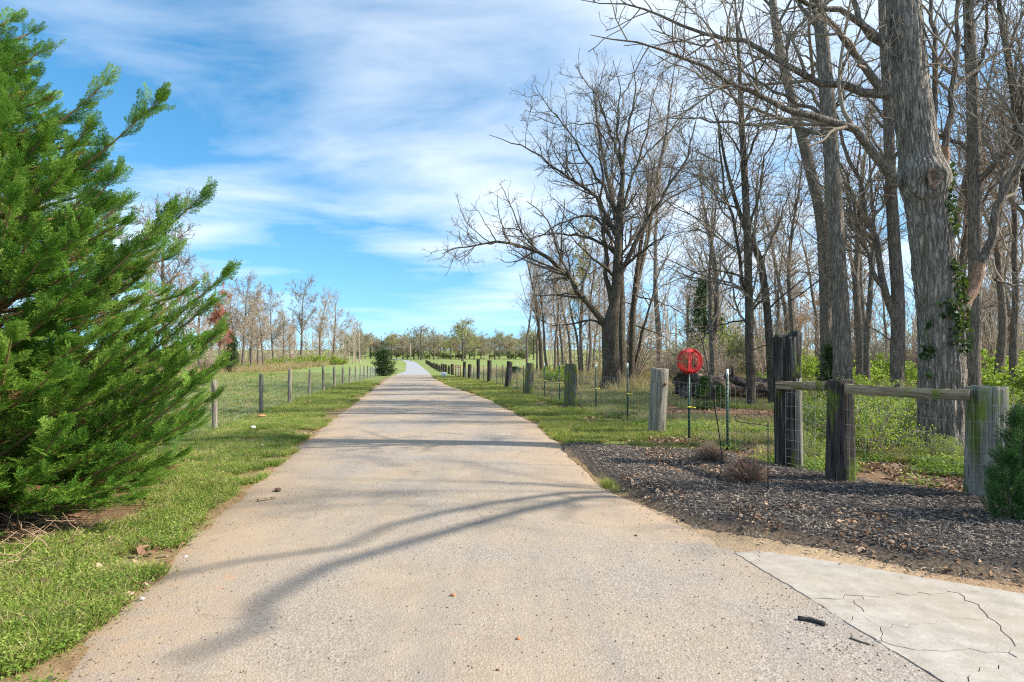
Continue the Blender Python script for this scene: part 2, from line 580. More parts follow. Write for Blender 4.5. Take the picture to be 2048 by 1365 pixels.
clay = m.ramp(m.noise(P, 2.3, 6, .7), [(.655, 0.0), (.70, .8)])
c = m.mix(m.math('MULTIPLY', clay, m.attr('clay')), c, (.55, .26, .12))
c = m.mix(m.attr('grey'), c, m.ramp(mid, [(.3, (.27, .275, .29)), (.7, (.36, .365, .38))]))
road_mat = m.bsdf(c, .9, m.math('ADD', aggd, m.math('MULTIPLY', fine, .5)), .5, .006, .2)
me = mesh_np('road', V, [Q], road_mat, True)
x, y = V[:, 0], V[:, 1]
ed = np.minimum(x - rl(y), np.where(y > 4.5, rr(y) - x, 9))
fattr(me, 'edge', np.clip(1 - ed / (.75 + .5 * fbm(x, y, 40, 3)), 0, 1))
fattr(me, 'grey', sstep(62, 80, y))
fattr(me, 'clay', np.exp(-(((x + .35) / .5) ** 2 + ((y - 2.8) / .5) ** 2)) + np.exp(-(((x + 2.0) / .8) ** 2 + ((y - 4.3) / .9) ** 2)))
road = tag(link('road', me), kind='structure')

def roadz(x, y):
    u_ = (x - float(rl(y))) / (float(rr(y)) - float(rl(y)))
    return float(np.interp(y, _yy, _tz)) + .012 + (.02 * (1 - (2 * u_ - 1) ** 2) if 0 < u_ < 1 else .0)


# ---- mulch bed base
bp = resample(np.array(BED + [BED[0]]), 260)[:-1]
bx0, by0 = bp.min(0); bx1, by1 = bp.max(0)
gxs = np.arange(bx0, min(bx1, 7.0) + .05, .055); gys = np.arange(by0, by1 + .05, .055)
GX, GY = np.meshgrid(gxs, gys, indexing='ij')
jx = GX + (fbm(GX * 3, GY * 3, 50, 3) - .5) * .25; jy = GY + (fbm(GX * 3, GY * 3, 51, 3) - .5) * .25
ins = inpoly(jx, jy, BED)
# soft rim: count inside neighbours
acc = ins.astype(float)
for _ in range(9):
    p = np.pad(acc, 1, mode='edge')
    acc = (p[:-2, 1:-1] + p[2:, 1:-1] + p[1:-1, :-2] + p[1:-1, 2:] + p[1:-1, 1:-1]) / 5
GZ = bedz(GX, GY) * sstep(.5, 1, acc) + (vnoise(GX * 19, GY * 19, 3) - .5) * .018 * sstep(.4, .8, acc) + .014 - .05 * (1 - sstep(.3, .62, acc))
def bed_h(x, y):
    i = np.clip(((np.asarray(x) - gxs[0]) / .055).astype(int), 0, len(gxs) - 1); j = np.clip(((np.asarray(y) - gys[0]) / .055).astype(int), 0, len(gys) - 1)
    return np.maximum(GZ[i, j], .004)


I = np.arange(GX.size).reshape(GX.shape)
keep = (acc[:-1, :-1] > .3)
Q = np.stack([I[:-1, :-1], I[1:, :-1], I[1:, 1:], I[:-1, 1:]], -1)[keep]
m = M('dark_mulch')
P = m.pos()
a = m.noise(m.pos((1, 1, 1)), 46, 6, .75); b = m.noise(P, 1.6, 4)
c = m.ramp(a, [(.32, (.014, .013, .015)), (.5, (.05, .045, .044)), (.66, (.13, .105, .09))])
c = m.mix(m.ramp(b, [(.5, 0.0), (.72, .4)]), c, (.13, .085, .06))
c = m.mix(m.math('MULTIPLY', m.attr('rim'), m.ramp(a, [(.35, .2), (.55, 1.0)])), c, m.ramp(a, [(.3, (.16, .11, .075)), (.7, (.36, .26, .17))]))
mulch_mat = m.bsdf(c, .9, a, .9, .03, .15)
me = mesh_np('mulch_bed', np.stack([GX, GY, GZ], -1).reshape(-1, 3), [Q], mulch_mat, True)
fattr(me, 'rim', (1 - sstep(.55, .98, acc)).ravel())
tag(link('mulch_bed', me), kind='structure')

# ---- cracked concrete slab
m = M('old_concrete')
P = m.pos()
n1 = m.noise(P, 1.3, 5, .6); n2 = m.noise(P, 60, 4, .7); n3 = m.noise(P, 7, 6, .7)
c = m.ramp(n3, [(.25, (.27, .24, .205)), (.48, (.38, .345, .30)), (.75, (.50, .465, .41))])
c = m.mix(m.ramp(n2, [(.35, .35), (.6, 0.0)]), c, (.2, .175, .15))
c = m.mix(m.ramp(n1, [(.45, 0.0), (.7, .5)]), c, (.36, .285, .21))
c = m.mix(m.ramp(m.noise(P, 3.2, 6, .7), [(.55, 0.0), (.72, .6)]), c, (.27, .235, .20))
c = m.mix(m.ramp(m.voro(P, 24), [(.05, .6), (.1, 0.0)]), c, (.2, .15, .1))
conc_mat = m.bsdf(c, .85, m.math('ADD', n2, n3), .25, .006, .25)


def crack(a, b, s=.035):
    """a jagged line from a to b, the same whichever way it is asked for"""
    a = np.asarray(a, float); b = np.asarray(b, float)
    flip = tuple(a) > tuple(b)
    if flip: a, b = b, a
    r = np.random.default_rng(int((a[0] * 7919 + a[1] * 104729 + b[0] * 31 + b[1] * 17) * 1000) % 2 ** 31)
    n = max(2, int(np.linalg.norm(b - a) / .045))
    t = np.linspace(0, 1, n + 1)[:, None]
    pts = a + (b - a) * t
    d = (b - a) / (np.linalg.norm(b - a) + 1e-9)
    off = r.normal(0, s * .35, n + 1); off[0] = off[-1] = 0
    pts = pts + np.array([-d[1], d[0]]) * off[:, None]
    return pts[::-1] if flip else pts


PC = dict(a=(460, 300), b=(590, 290), c=(600, 325), d=(566, 366), e=(1000, 350), f=(1500, 440), g=(1900, 505), h=(1690, 525), i=(1160, 540),
          j=(880, 557), k=(1150, 640), l=(1090, 690), m=(1058, 676), n=(1720, 565), o=(1800, 590), p=(1850, 660), q=(1500, 690), r=(1260, 710),
          s=(1270, 790), t=(1262, 800), u=(1920, 730), v=(2000, 820), w=(1962, 855), x=(1700, 840), y=(1450, 840), z=(1970, 890), A=(1800, 960),
          B=(1745, 1015), C=(1660, 1120), D=(1620, 1020), E=(1800, 1130), Fx=(2700, 640), G=(3300, 1300), H=(2500, 1600), J=(2048, 528))
PC = {k: zq(*v) for k, v in PC.items()}
EDGE = {('d', 'a'), ('b', 'e'), ('e', 'f'), ('f', 'g'), ('j', 'd'), ('m', 'j'), ('t', 'm'), ('D', 't'), ('a', 'b')}
PIECES = ['abcd', 'befghijdc', 'ijmlk', 'ihnopqrk', 'klmtsr', 'rqpuvwxys', 'stDBAzwxy'.replace('xy', ''), 'hgJFxGHEDBAzvupon'.replace('Fx', 'F')]
PIECES[6] = ['s', 'y', 'x', 'w', 'z', 'A', 'B', 'D', 't']
PIECES[7] = ['h', 'g', 'J', 'Fx', 'G', 'H', 'E', 'D', 'B', 'A', 'z', 'w', 'v', 'u', 'p', 'o', 'n']
slab = thing('concrete_apron', 'cracked pale concrete driveway apron beside the mulch bed', 'concrete slab', (3.2, 3.3, 0))
for pi, ks in enumerate(PIECES):
    ks = list(ks); pts = []
    for a, b in zip(ks, ks[1:] + ks[:1]):
        pts += list(crack(PC[a], PC[b], .012 if (a, b) in EDGE or (b, a) in EDGE else .04)[:-1])
    pts = np.array(pts)
    if np.sum(pts[:, 0] * np.roll(pts[:, 1], -1) - np.roll(pts[:, 0], -1) * pts[:, 1]) < 0: pts = pts[::-1]
    tn = norm(np.roll(pts, -1, 0) - np.roll(pts, 1, 0))
    nin = np.stack([-tn[:, 1], tn[:, 0]], 1)
    bm = bmesh.new()
    zt = .016 + .006 * (hash2(pi, 3, 1) - .5)
    ring = []
    for ins_, z_ in ((.0012, -.04), (.0014, zt - .003), (.0032, zt)):
        ring.append([bm.verts.new((*(p + n_ * ins_) - np.array([3.2, 3.3]), z_)) for p, n_ in zip(pts, nin)])
    k = len(pts)
    for r0, r1 in zip(ring, ring[1:]):
        for i in range(k):
            bm.faces.new((r0[i], r0[(i + 1) % k], r1[(i + 1) % k], r1[i]))
    p2 = [Vector((v.co.x, v.co.y)) for v in ring[-1]]
    cv, ce, cf, ov, oe, of = cdt(p2, [(i, (i + 1) % k) for i in range(k)], [], 1, 1e-6)
    cvv = [ring[-1][ov[i][0]] if ov[i] else bm.verts.new((cv[i].x, cv[i].y, zt)) for i in range(len(cv))]
    for f in cf:
        try: bm.faces.new([cvv[i] for i in f])
        except ValueError: pass
    me = bpy.data.meshes.new('slab_piece'); bm.to_mesh(me); bm.free(); me.materials.append(conc_mat)
    link('slab_piece', me, slab)

# ------------------------------------------------------------------ scattering (only for what nobody could count)
def make_protos(name, meshes):
    c = bpy.data.collections.new(name + '_source')
    for i, me in enumerate(meshes):
        o = bpy.data.objects.new('%s_source_%02d' % (name, i), me)
        c.objects.link(o)
    return c


def scatter_mesh(name, P, E, S, K):
    me = bpy.data.meshes.new(name)
    me.vertices.add(len(P)); me.vertices.foreach_set('co', np.asarray(P, np.float32).ravel())
    a = me.attributes.new('rot', 'FLOAT_VECTOR', 'POINT'); a.data.foreach_set('vector', np.asarray(E, np.float32).ravel())
    fattr(me, 'scl', S)
    a = me.attributes.new('pick', 'INT', 'POINT'); a.data.foreach_set('value', np.asarray(K, np.int32))
    return me


def scatter(name, P, E, S, K, protos, parent=None, loc=None):
    P = np.asarray(P, float)
    if loc is not None: P = P - np.asarray(loc) if parent is None else P
    me = scatter_mesh(name, P, E, S, K)
    o = link(name, me, parent, loc if parent is None else None)
    ng = bpy.data.node_groups.new(name + '_nodes', 'GeometryNodeTree')
    ng.interface.new_socket('Geometry', in_out='INPUT', socket_type='NodeSocketGeometry')
    ng.interface.new_socket('Geometry', in_out='OUTPUT', socket_type='NodeSocketGeometry')
    N = ng.nodes.new; Lk = ng.links.new
    gi = N('NodeGroupInput'); go = N('NodeGroupOutput'); ip = N('GeometryNodeInstanceOnPoints')
    ci = N('GeometryNodeCollectionInfo'); ci.inputs['Collection'].default_value = protos
    ci.inputs['Separate Children'].default_value = True; ci.inputs['Reset Children'].default_value = True

    def na(n, t):
        a = N('GeometryNodeInputNamedAttribute'); a.data_type = t; a.inputs['Name'].default_value = n
        return a.outputs['Attribute']
    Lk(gi.outputs[0], ip.inputs['Points']); Lk(ci.outputs[0], ip.inputs['Instance'])
    ip.inputs['Pick Instance'].default_value = True
    Lk(na('pick', 'INT'), ip.inputs['Instance Index'])
    Lk(na('rot', 'FLOAT_VECTOR'), ip.inputs['Rotation'])
    Lk(na('scl', 'FLOAT'), ip.inputs['Scale'])
    Lk(ip.outputs[0], go.inputs[0])
    o.modifiers.new('scatter', 'NODES').node_group = ng
    return o


def euler_from(X, Yv, Zv):
    """XYZ euler for frames whose columns are X, Y, Z (n,3)"""
    r20 = X[:, 2]; r21 = Yv[:, 2]; r22 = Zv[:, 2]; r10 = X[:, 1]; r00 = X[:, 0]
    return np.stack([np.arctan2(r21, r22), -np.arcsin(np.clip(r20, -1, 1)), np.arctan2(r10, r00)], 1)


# ------------------------------------------------------------------ bare trees
def grow(P, R, dens, ang, Lr, Lmin, Lmax, K, up, wig, rrat, t0, rng, rmin=.004, tmax=1.0):
    m, N, _ = P.shape
    Lp = np.linalg.norm(np.diff(P, axis=1), axis=2).sum(1)
    n = rng.poisson(np.maximum(dens * Lp * (tmax - t0), 0.01))
    n = np.maximum(n, 1)
    ix = np.repeat(np.arange(m), n); C = len(ix)
    t = t0 + (tmax - t0) * rng.random(C)
    f = t * (N - 1); i = np.minimum(f.astype(int), N - 2); fr = (f - i)[:, None]
    pos = P[ix, i] * (1 - fr) + P[ix, i + 1] * fr
    rp = R[ix, i] * (1 - fr[:, 0]) + R[ix, i + 1] * fr[:, 0]
    tan = norm(P[ix, i + 1] - P[ix, i])
    perp = norm(np.cross(tan, rng.normal(size=(C, 3))))
    a = np.radians(rng.uniform(ang[0], ang[1], C))[:, None]
    d = norm(np.cos(a) * tan + np.sin(a) * perp)
    L = np.clip(Lp[ix] * Lr * (1.2 - .8 * t) * rng.uniform(.5, 1.25, C), Lmin, Lmax)
    r0 = np.maximum(np.minimum(rp * rrat, .025 * L + .002), rmin)
    out = np.zeros((C, K, 3)); out[:, 0] = pos
    for k in range(1, K):
        d = norm(d + rng.normal(0, wig, (C, 3)) + np.array([0, 0, up]))
        pos = pos + d * (L / (K - 1))[:, None]
        out[:, k] = pos
    tt = np.linspace(0, 1, K)
    Rr = np.maximum(r0[:, None] * (1 - .72 * tt[None]), rmin * .7)
    return out, Rr


def crown_mesh(name, limbs, mat, rng, spec, base, lim_sides=8, limbmat=None, limbroot=None):
    """limbs: list of (pts, r0, r1). spec: list of dicts for grow()"""
    bag = Bag()
    P = np.stack([resample(l[0], 16) for l in limbs]) - base
    P[:, 1:-1] += rng.normal(0, .012, P[:, 1:-1].shape) * np.linalg.norm(P[:, -1] - P[:, 0], axis=1)[:, None, None] * .5
    tt = np.linspace(0, 1, 16)
    R = np.stack([l[1] + (l[2] - l[1]) * tt ** .8 for l in limbs])
    V, Q = tubes(P, R, lim_sides)
    if limbmat is None: bag.add(V, Q)
    else:
        for k in range(len(P)):
            Vk, Qk = tubes(P[k:k + 1], R[k:k + 1], lim_sides); link('limb', mesh_np('limb', Vk, [Qk], limbmat, True), limbroot)
    lev = (P, R)
    pend = [(P, R)]
    for k, sp_ in enumerate(spec):
        sp_ = dict(sp_); sides = sp_.pop('sides', 4)
        lev = grow(lev[0], lev[1], rng=rng, **sp_)
        V, Q = tubes(lev[0], lev[1], sides); bag.add(V, Q)
        pend.append(lev)
    me = bag.mesh(name, mat, True)
    return me, pend


def leaves_at(P, size, rng, asp=.6, tri=False):
    """small leaf faces: (n,3) -> V, F"""
    n = len(P)
    a = norm(rng.normal(size=(n, 3))); b = norm(np.cross(a, rng.normal(size=(n, 3))))
    s = size * rng.uniform(.5, 1.3, n)[:, None] if np.isscalar(size) else size[:, None]
    if tri:
        V = np.stack([P - b * s * asp * .5, P + b * s * asp * .5, P + a * s], 1).reshape(-1, 3)
        return V, np.arange(3 * n).reshape(n, 3)
    V = np.stack([P, P + a * s * .5 + b * s * asp * .5, P + a * s, P + a * s * .5 - b * s * asp * .5], 1).reshape(-1, 3)
    return V, np.arange(4 * n).reshape(n, 4)


BARK_GREY = mat_bark('grey_bark', (.175, .143, .112), (.42, .355, .28))
BARK_DARK = mat_bark('dark_bark', (.09, .071, .055), (.26, .21, .16), .2)
BARK_OAK = mat_bark('oak_bark', (.23, .195, .16), (.55, .485, .405), .05, .8, 1.0)
TWIG_DARK = mat_twig('dark_twigs', (.09, .072, .055), (.19, .155, .12))
TWIG_GREY = mat_twig('grey_twigs', (.15, .12, .09), (.33, .27, .20))
TWIG_TAN = mat_twig('tan_twigs', (.28, .22, .165), (.50, .405, .31))
TWIG_PINK = mat_twig('pink_twigs', (.34, .255, .21), (.54, .43, .36))

HSPEC = [dict(dens=3.2, ang=(30, 65), Lr=.42, Lmin=.8, Lmax=4.5, K=8, up=.07, wig=.17, rrat=.6, t0=.2, sides=5, rmin=.011),
         dict(dens=4.0, ang=(30, 70), Lr=.42, Lmin=.4, Lmax=1.8, K=6, up=.05, wig=.24, rrat=.65, t0=.1, sides=4, rmin=.007),
         dict(dens=7.5, ang=(30, 75), Lr=.45, Lmin=.18, Lmax=.7, K=4, up=.05, wig=.28, rrat=.7, t0=.1, sides=3, rmin=.0045)]


def trunk_mesh(name, pts, radii, base, mat, sides=20, rings=40, ridge=.06, seed=1, flare=.35, nridge=16):
    P = resample(np.column_stack([np.array(pts), radii]), rings)
    tr = np.maximum(P[:, 3], .01); P = P[:, :3] - base
    V, Q = tubes(P[None], tr[None], sides)
    V = V.reshape(rings, sides, 3)
    a = np.arange(sides) / sides
    hgt = np.concatenate([[0], np.cumsum(np.linalg.norm(np.diff(P, axis=0), axis=1))])
    A, Hh = np.meshgrid(a, hgt)
    # periodic ridges along the trunk that wander and break
    wob = (fbm(Hh * .9, A * 0 + seed, seed, 3) - .5) * .8
    n = np.abs(np.sin(PI * (A * nridge + wob + .7 * np.sin(A * 2 * PI * 3 + Hh * 1.1))))
    n2 = fbm(np.minimum(A, 1 - A) * 34, Hh * 7.0, seed + 5, 4, .6)
    disp = ridge * ((n - .5) * .6 + (n2 - .5) * 1.3)
    fl = flare * np.exp(-Hh / (1.6 * tr[0])) * (1 + .45 * np.sin(A * 2 * PI * 4 + seed))
    lump = .10 * (fbm(np.sin(A * 2 * PI) * 1.3 + 5, Hh * .8 + np.cos(A * 2 * PI), seed + 9, 2) - .5)
    ctr = P[:, None, :]
    V = ctr + (V - ctr) * (1 + disp + fl + lump)[..., None]
    return mesh_np(name, V.reshape(-1, 3), [Q], mat, True)


def px_limb(pts, d, r0, r1, dz=0.0):
    """limb drawn through picture rows/columns at depth d; dz bends it towards (-) or away from (+) the camera"""
    n = len(pts)
    P = np.array([at(p[0], p[1], d) for p in pts])
    sh = np.linspace(0, 1, n) ** 1.3 * dz
    s = (P[:, 1] + sh) / P[:, 1]
    P[:, 0] *= s; P[:, 2] = HC + (P[:, 2] - HC) * s; P[:, 1] += sh
    return (P, r0, r1)


def hero(name, label, cat, d, trunk_px, wpx, limbs, seed, bark, twig, spec=None, ridge=.06, extra=6, group=None, sides=18, Zmax=None):
    rng = np.random.default_rng(seed)
    base = at(trunk_px[0][0], trunk_px[0][1], d)
    base[2] = float(gz(base[0], base[1])) - .03
    pts = [base] + [at(p[0], p[1], d) for p in trunk_px[1:]]
    ct = math.cos(math.atan((trunk_px[0][0] - 1024) / F))
    rad = [w * d / F / 2 * ct * .92 for w in wpx]
    o = thing(name, label, cat, tuple(base), group)
    link('trunk', trunk_mesh('trunk', pts, rad, base, bark, sides, 46, ridge, seed, .20), o)
    lim = [px_limb(l[0], d, l[1] * d / F / 2 * ct * .85, l[2] * d / F / 2 * .5, l[3]) for l in limbs]
    T = resample(np.column_stack([np.array(pts), rad]), 30)
    for i in range(extra):           # limbs towards and away from the camera so that the crown is full all round
        k = rng.integers(13, 30); s = rng.choice([-1, 1])
        az = rng.uniform(-.9, .9)
        dr = norm(np.array([math.sin(az), s * math.cos(az), rng.uniform(.5, 1.1)]))
        ln = rng.uniform(2.4, 4.8) * (1.3 - k / 40)
        p = [T[k, :3]]
        for j in range(4):
            dr = norm(dr + rng.normal(0, .15, 3) + np.array([0, 0, .05])); p.append(p[-1] + dr * ln / 4)
        rk = T[k, 3]
        lim.append((np.array(p), rk * .42, .012))
    q = max(1.0, d / 15)
    sp3 = [dict(v, rmin=v['rmin'] * q ** .6, dens=v['dens'] / q ** .35, Lmin=v['Lmin'] * q ** .5, Lmax=v['Lmax'] * q ** .4) for v in (spec or HSPEC)]
    me, lev = crown_mesh('crown', lim, twig, rng, sp3, base, 10, bark, o)
    link('crown', me, o)
    return o, base, lev


# ---- the big oak right of the drive
OD = 9.0
rng = np.random.default_rng(5)
ob = at(1888, 905, OD); ob[2] = -.05
opts = [ob, at(1886, 800, OD), at(1880, 640, OD), at(1866, 500, OD), at(1848, 360, OD), at(1836, 290, OD), at(1824, 200, OD), at(1812, 90, OD), at(1806, 0, OD),
        at(1800, -150, OD), at(1806, -330, OD), at(1796, -560, OD)]
orad = [.315, .30, .29, .285, .285, .265, .25, .235, .22, .19, .15, .09]
oak = thing('oak_tree', 'thick old oak with rough grey bark, ivy and broken limbs behind the log rail', 'tree', tuple(ob))
me = trunk_mesh('trunk', opts, orad, ob, BARK_OAK, 110, 260, .125, 3, .28, 26)
# burl around the old limb scar
vv = np.empty(len(me.vertices) * 3, np.float32); me.vertices.foreach_get('co', vv); vv = vv.reshape(-1, 3) + ob
bc = at(1856, 362, OD - .24)
dd = np.linalg.norm(vv - bc, axis=1)
ctr = at(1848, 360, OD)
out = norm(vv - ctr)
w = np.exp(-(dd / .24) ** 2) * .15 - np.exp(-(dd / .10) ** 2) * .20
w2 = np.exp(-((vv[:, 2] - ctr[2]) / .22) ** 2) * .045
vv = vv + out * (w + w2)[:, None] + norm(vv - ctr) * (np.exp(-(dd / .3) ** 2) * .04 * (fbm(vv[:, 0] * 20, vv[:, 2] * 20, 4, 3) - .5))[:, None]
me.vertices.foreach_set('co', (vv - ob).astype(np.float32).ravel()); me.update()
oak_trunk = link('trunk', me, oak)
m = M('limb_scar')
n = m.noise(m.coord('Object'), 14, 6, .7)
scar = m.bsdf(m.ramp(n, [(.3, (.06, .035, .025)), (.5, (.30, .19, .14)), (.7, (.42, .30, .23))]), .9, n, .9, .03)
bag = Bag()
th = np.linspace(0, 2 * PI, 40, endpoint=False)
rows = []
for j, (rad_, dp) in enumerate(((.135, -.03), (.12, -.075), (.10, -.055), (.07, -.02), (.035, .0), (.005, .01))):
    rr_ = rad_ * (1 + .14 * np.sin(th * 3 + 1) + .06 * np.sin(th * 7))
    rows.append(np.stack([bc[0] + rr_ * np.cos(th) * .8, np.full(40, bc[1] - .10 + dp) + (fbm(th * 3, th * 0 + j, 3, 3) - .5) * .05, bc[2] + rr_ * np.sin(th) * 1.15], 1) - ob)
I = np.arange(240).reshape(6, 40)
bag.add(np.concatenate(rows), np.stack([I[:-1], I[1:], np.roll(I[1:], -1, 1), np.roll(I[:-1], -1, 1)], -1).reshape(-1, 4))
link('limb_scar', bag.mesh('limb_scar', scar, True), oak_trunk)
olimbs = [
    ([(1795, 372), (1765, 330), (1735, 290), (1700, 255), (1640, 232), (1560, 208), (1470, 165), (1380, 120), (1290, 92), (1180, 70)], 26, 3, -.8),
    ([(1700, 255), (1640, 225), (1560, 190), (1500, 150), (1420, 120), (1330, 110)], 12, 2, .8),
    ([(1778, 190), (1740, 182), (1690, 168), (1620, 158), (1560, 120), (1480, 80), (1390, 60), (1280, 20), (1160, 0)], 22, 3, .6),
    ([(1775, 190), (1740, 150), (1700, 100), (1660, 50), (1630, -10), (1600, -90)], 24, 5, -.5),
    ([(1768, 88), (1735, 60), (1710, 10), (1700, -80), (1660, -200)], 20, 4, .7),
    ([(1768, 90), (1700, 30), (1600, 0), (1500, -30), (1380, -60), (1230, -90)], 18, 3, -.9),
    ([(1860, 300), (1868, 230), (1872, 120), (1868, 60), (1858, 0), (1860, -120), (1880, -260)], 18, 5, .2),
    ([(1890, 300), (1898, 260), (1908, 180), (1910, 90), (1915, 0), (1930, -120), (1960, -260)], 17, 5, -.3),
    ([(1905, 180), (1940, 150), (1990, 110), (2050, 70), (2150, 20)], 13, 3, .5),
    ([(1962, 530), (1985, 470), (1998, 410), (2020, 360), (2060, 310), (2130, 240), (2220, 170)], 26, 8, -.2),
    ([(1998, 410), (2010, 350), (2040, 330), (2100, 320), (2200, 330)], 14, 3, .6),
    ([(1835, -120), (1880, -220), (1960, -330), (2080, -420)], 20, 5, 1.0),
    ([(1790, -60), (1720, -160), (1620, -260), (1480, -350)], 22, 5, -1.5),
    ([(1800, -250), (1740, -380), (1640, -500)], 16, 4, 1.2),
    ([(1990, 560), (2030, 570), (2080, 572), (2160, 560)], 7, 2, .4),
]
lim = [px_limb(l[0], OD, l[1] * OD / F / 2 * .78, l[2] * OD / F / 2 * .4, l[3]) for l in olimbs]
A3 = lambda *p: np.array(p, float)
ospec = [dict(HSPEC[0], dens=3.0, Lmax=2.6), dict(HSPEC[1], dens=4.0, Lmax=1.3), dict(HSPEC[2], dens=7.5, Lmax=.6)]
me, olev = crown_mesh('crown', lim, TWIG_GREY, rng, ospec, ob, 12, BARK_GREY, oak)
link('crown', me, oak)
# torn stubs
m = M('torn_wood')
n = m.noise(m.coord('Object', (14, 14, 2.5)), 3, 5, .7)
torn = m.bsdf(m.ramp(n, [(.3, (.10, .055, .035)), (.5, (.28, .165, .105)), (.75, (.46, .32, .22))]), .85, n, .8, .02)
for nm, pts in (('torn_limb', [(1878, 372), (1884, 345), (1889, 312), (1890, 296)]), ('torn_limb', [(1908, 640), (1926, 604), (1946, 570), (1962, 528)])):
    q = resample(np.array([at(a, b, OD - .1) for a, b in pts]), 14) - ob
    q += np.random.default_rng(3).normal(0, .006, q.shape)
    V, Q = tubes(q[None], np.linspace(.085, .07, 14)[None] if pts[0][0] < 1900 else np.concatenate([np.linspace(.13, .10, 10), np.linspace(.10, .075, 4)])[None], 22)
    V = V.reshape(14, 22, 3); V = q[:, None] + (V - q[:, None]) * (1 + .28 * (fbm(np.arange(22)[None] * .8 + np.zeros((14, 1)), np.arange(14)[:, None] * .25 + np.zeros((1, 22)), 8, 3) - .5))[..., None]
    link(nm, mesh_np(nm, V.reshape(-1, 3), [Q], torn, False), oak)
# ivy on the trunk
IVY = mat_leaf('ivy_leaves', [(.2, (.012, .035, .012)), (.6, (.03, .075, .02)), (.9, (.09, .15, .03))], .2)
rng = np.random.default_rng(17)
tp = resample(np.column_stack([np.array(opts), orad]), 200); tr_ = tp[:, 3]
pts = []
for n_, a0, z0, z1, sp_ in ((520, .75, 1.6, 4.5, .22), (200, -1.05, 1.2, 2.3, .13), (130, -.35, 1.8, 2.5, .15), (160, .1, 1.7, 3.0, .10)):
    z = rng.uniform(z0, z1, n_)
    z = z[fbm(z * 2.2, z * 0 + n_, 5, 2) > .38]
    k = np.argmin(np.abs(tp[:, 2][None] - z[:, None]), 1)
    a = a0 + .18 * np.sin(z * 3) + rng.normal(0, sp_, len(z))
    r = tr_[k] * 1.07 + rng.uniform(.0, .045, len(z))
    pts.append(np.stack([tp[k, 0] + r * np.sin(a), tp[k, 1] - r * np.cos(a), z], 1))
pts = np.concatenate(pts) - ob
V, Fq = leaves_at(pts, .075, rng, .9)
link('ivy', mesh_np('ivy', V, [Fq], IVY), oak_trunk)

# ---- other picked-out trees
hero('tall_tree', 'tall straight bare tree with furrowed bark rising behind the dark rail post', 'tree', 14.0,
     [(1686, 838), (1684, 700), (1680, 600), (1668, 400), (1655, 200), (1642, 60), (1630, -40), (1622, -250)], [46, 41, 38, 36, 33, 29, 25, 8],
     [([(1662, 300), (1640, 250), (1600, 220), (1540, 200), (1480, 190)], 8, 2, .6), ([(1655, 200), (1690, 130), (1720, 60), (1760, -40)], 12, 3, -.8),
      ([(1640, 60), (1600, 10), (1550, -60), (1480, -140)], 13, 3, .6), ([(1670, 420), (1710, 400), (1750, 360), (1790, 330)], 6, 2, 1.5),
      ([(1676, 560), (1640, 550), (1600, 545), (1560, 560)], 5, 1.5, -.6), ([(1640, 30), (1680, -40), (1740, -130), (1800, -260)], 12, 3, .8)],
     21, BARK_GREY, TWIG_GREY, ridge=.10, extra=10, sides=44)
hero('leaning_tree', 'bare tree curving up to the left beyond the twisted gatepost', 'tree', 22.0,
     [(1655, 778), (1652, 660), (1648, 540), (1640, 430), (1618, 330), (1590, 220), (1562, 110), (1545, 0), (1535, -140)], [31, 27, 25, 24, 24, 22, 20, 17, 6],
     [([(1590, 220), (1560, 160), (1520, 120), (1470, 100), (1420, 60)], 9, 2, .8), ([(1562, 110), (1600, 50), (1640, 20), (1680, -30)], 9, 2, -.8),
      ([(1640, 560), (1600, 590), (1560, 610), (1500, 620)], 5, 1.5, .5), ([(1610, 300), (1640, 250), (1690, 220)], 7, 2, .8),
      ([(1548, 20), (1500, -30), (1440, -70)], 8, 2, .5)], 22, BARK_GREY, TWIG_GREY, extra=9, sides=26)
hero('forked_tree', 'bare tree with a second stem leaning left, seen past the long rail', 'tree', 18.0,
     [(1794, 816), (1795, 700), (1796, 600), (1788, 480), (1780, 330), (1774, 180), (1765, 40), (1760, -130)], [36, 32, 30, 28, 26, 22, 18, 6],
     [([(1790, 640), (1768, 560), (1752, 490), (1728, 400), (1700, 320), (1672, 220), (1640, 130), (1600, 60)], 21, 4, .4),
      ([(1780, 600), (1740, 520), (1712, 430), (1690, 350), (1660, 300), (1600, 260)], 14, 2.5, -.8),
      ([(1776, 250), (1740, 200), (1700, 170), (1650, 160)], 8, 2, .8), ([(1776, 220), (1810, 150), (1850, 100)], 8, 2, .9),
      ([(1794, 690), (1750, 660), (1720, 650), (1680, 640)], 5, 1.5, .6)], 23, BARK_GREY, TWIG_GREY, extra=9, sides=26)
hero('tall_tree', 'straight bare tree just right of the ivy-clad oak', 'tree', 16.0,
     [(1948, 830), (1946, 720), (1950, 560), (1950, 400), (1948, 280), (1942, 120), (1936, 0), (1930, -190)], [38, 34, 33, 32, 31, 27, 23, 8],
     [([(1948, 280), (1990, 220), (2040, 180), (2120, 120)], 12, 3, .6), ([(1948, 430), (1990, 370), (2030, 340), (2110, 300)], 10, 2, -.5),
      ([(1940, 120), (1900, 60), (1870, 20), (1820, -40)], 9, 2, 1.), ([(1938, 60), (1980, 0), (2040, -60)], 9, 2, -.8), ([(1950, 620), (2000, 610), (2060, 600)], 5, 1.5, -.4)],
     24, BARK_GREY, TWIG_GREY, extra=9, sides=26)
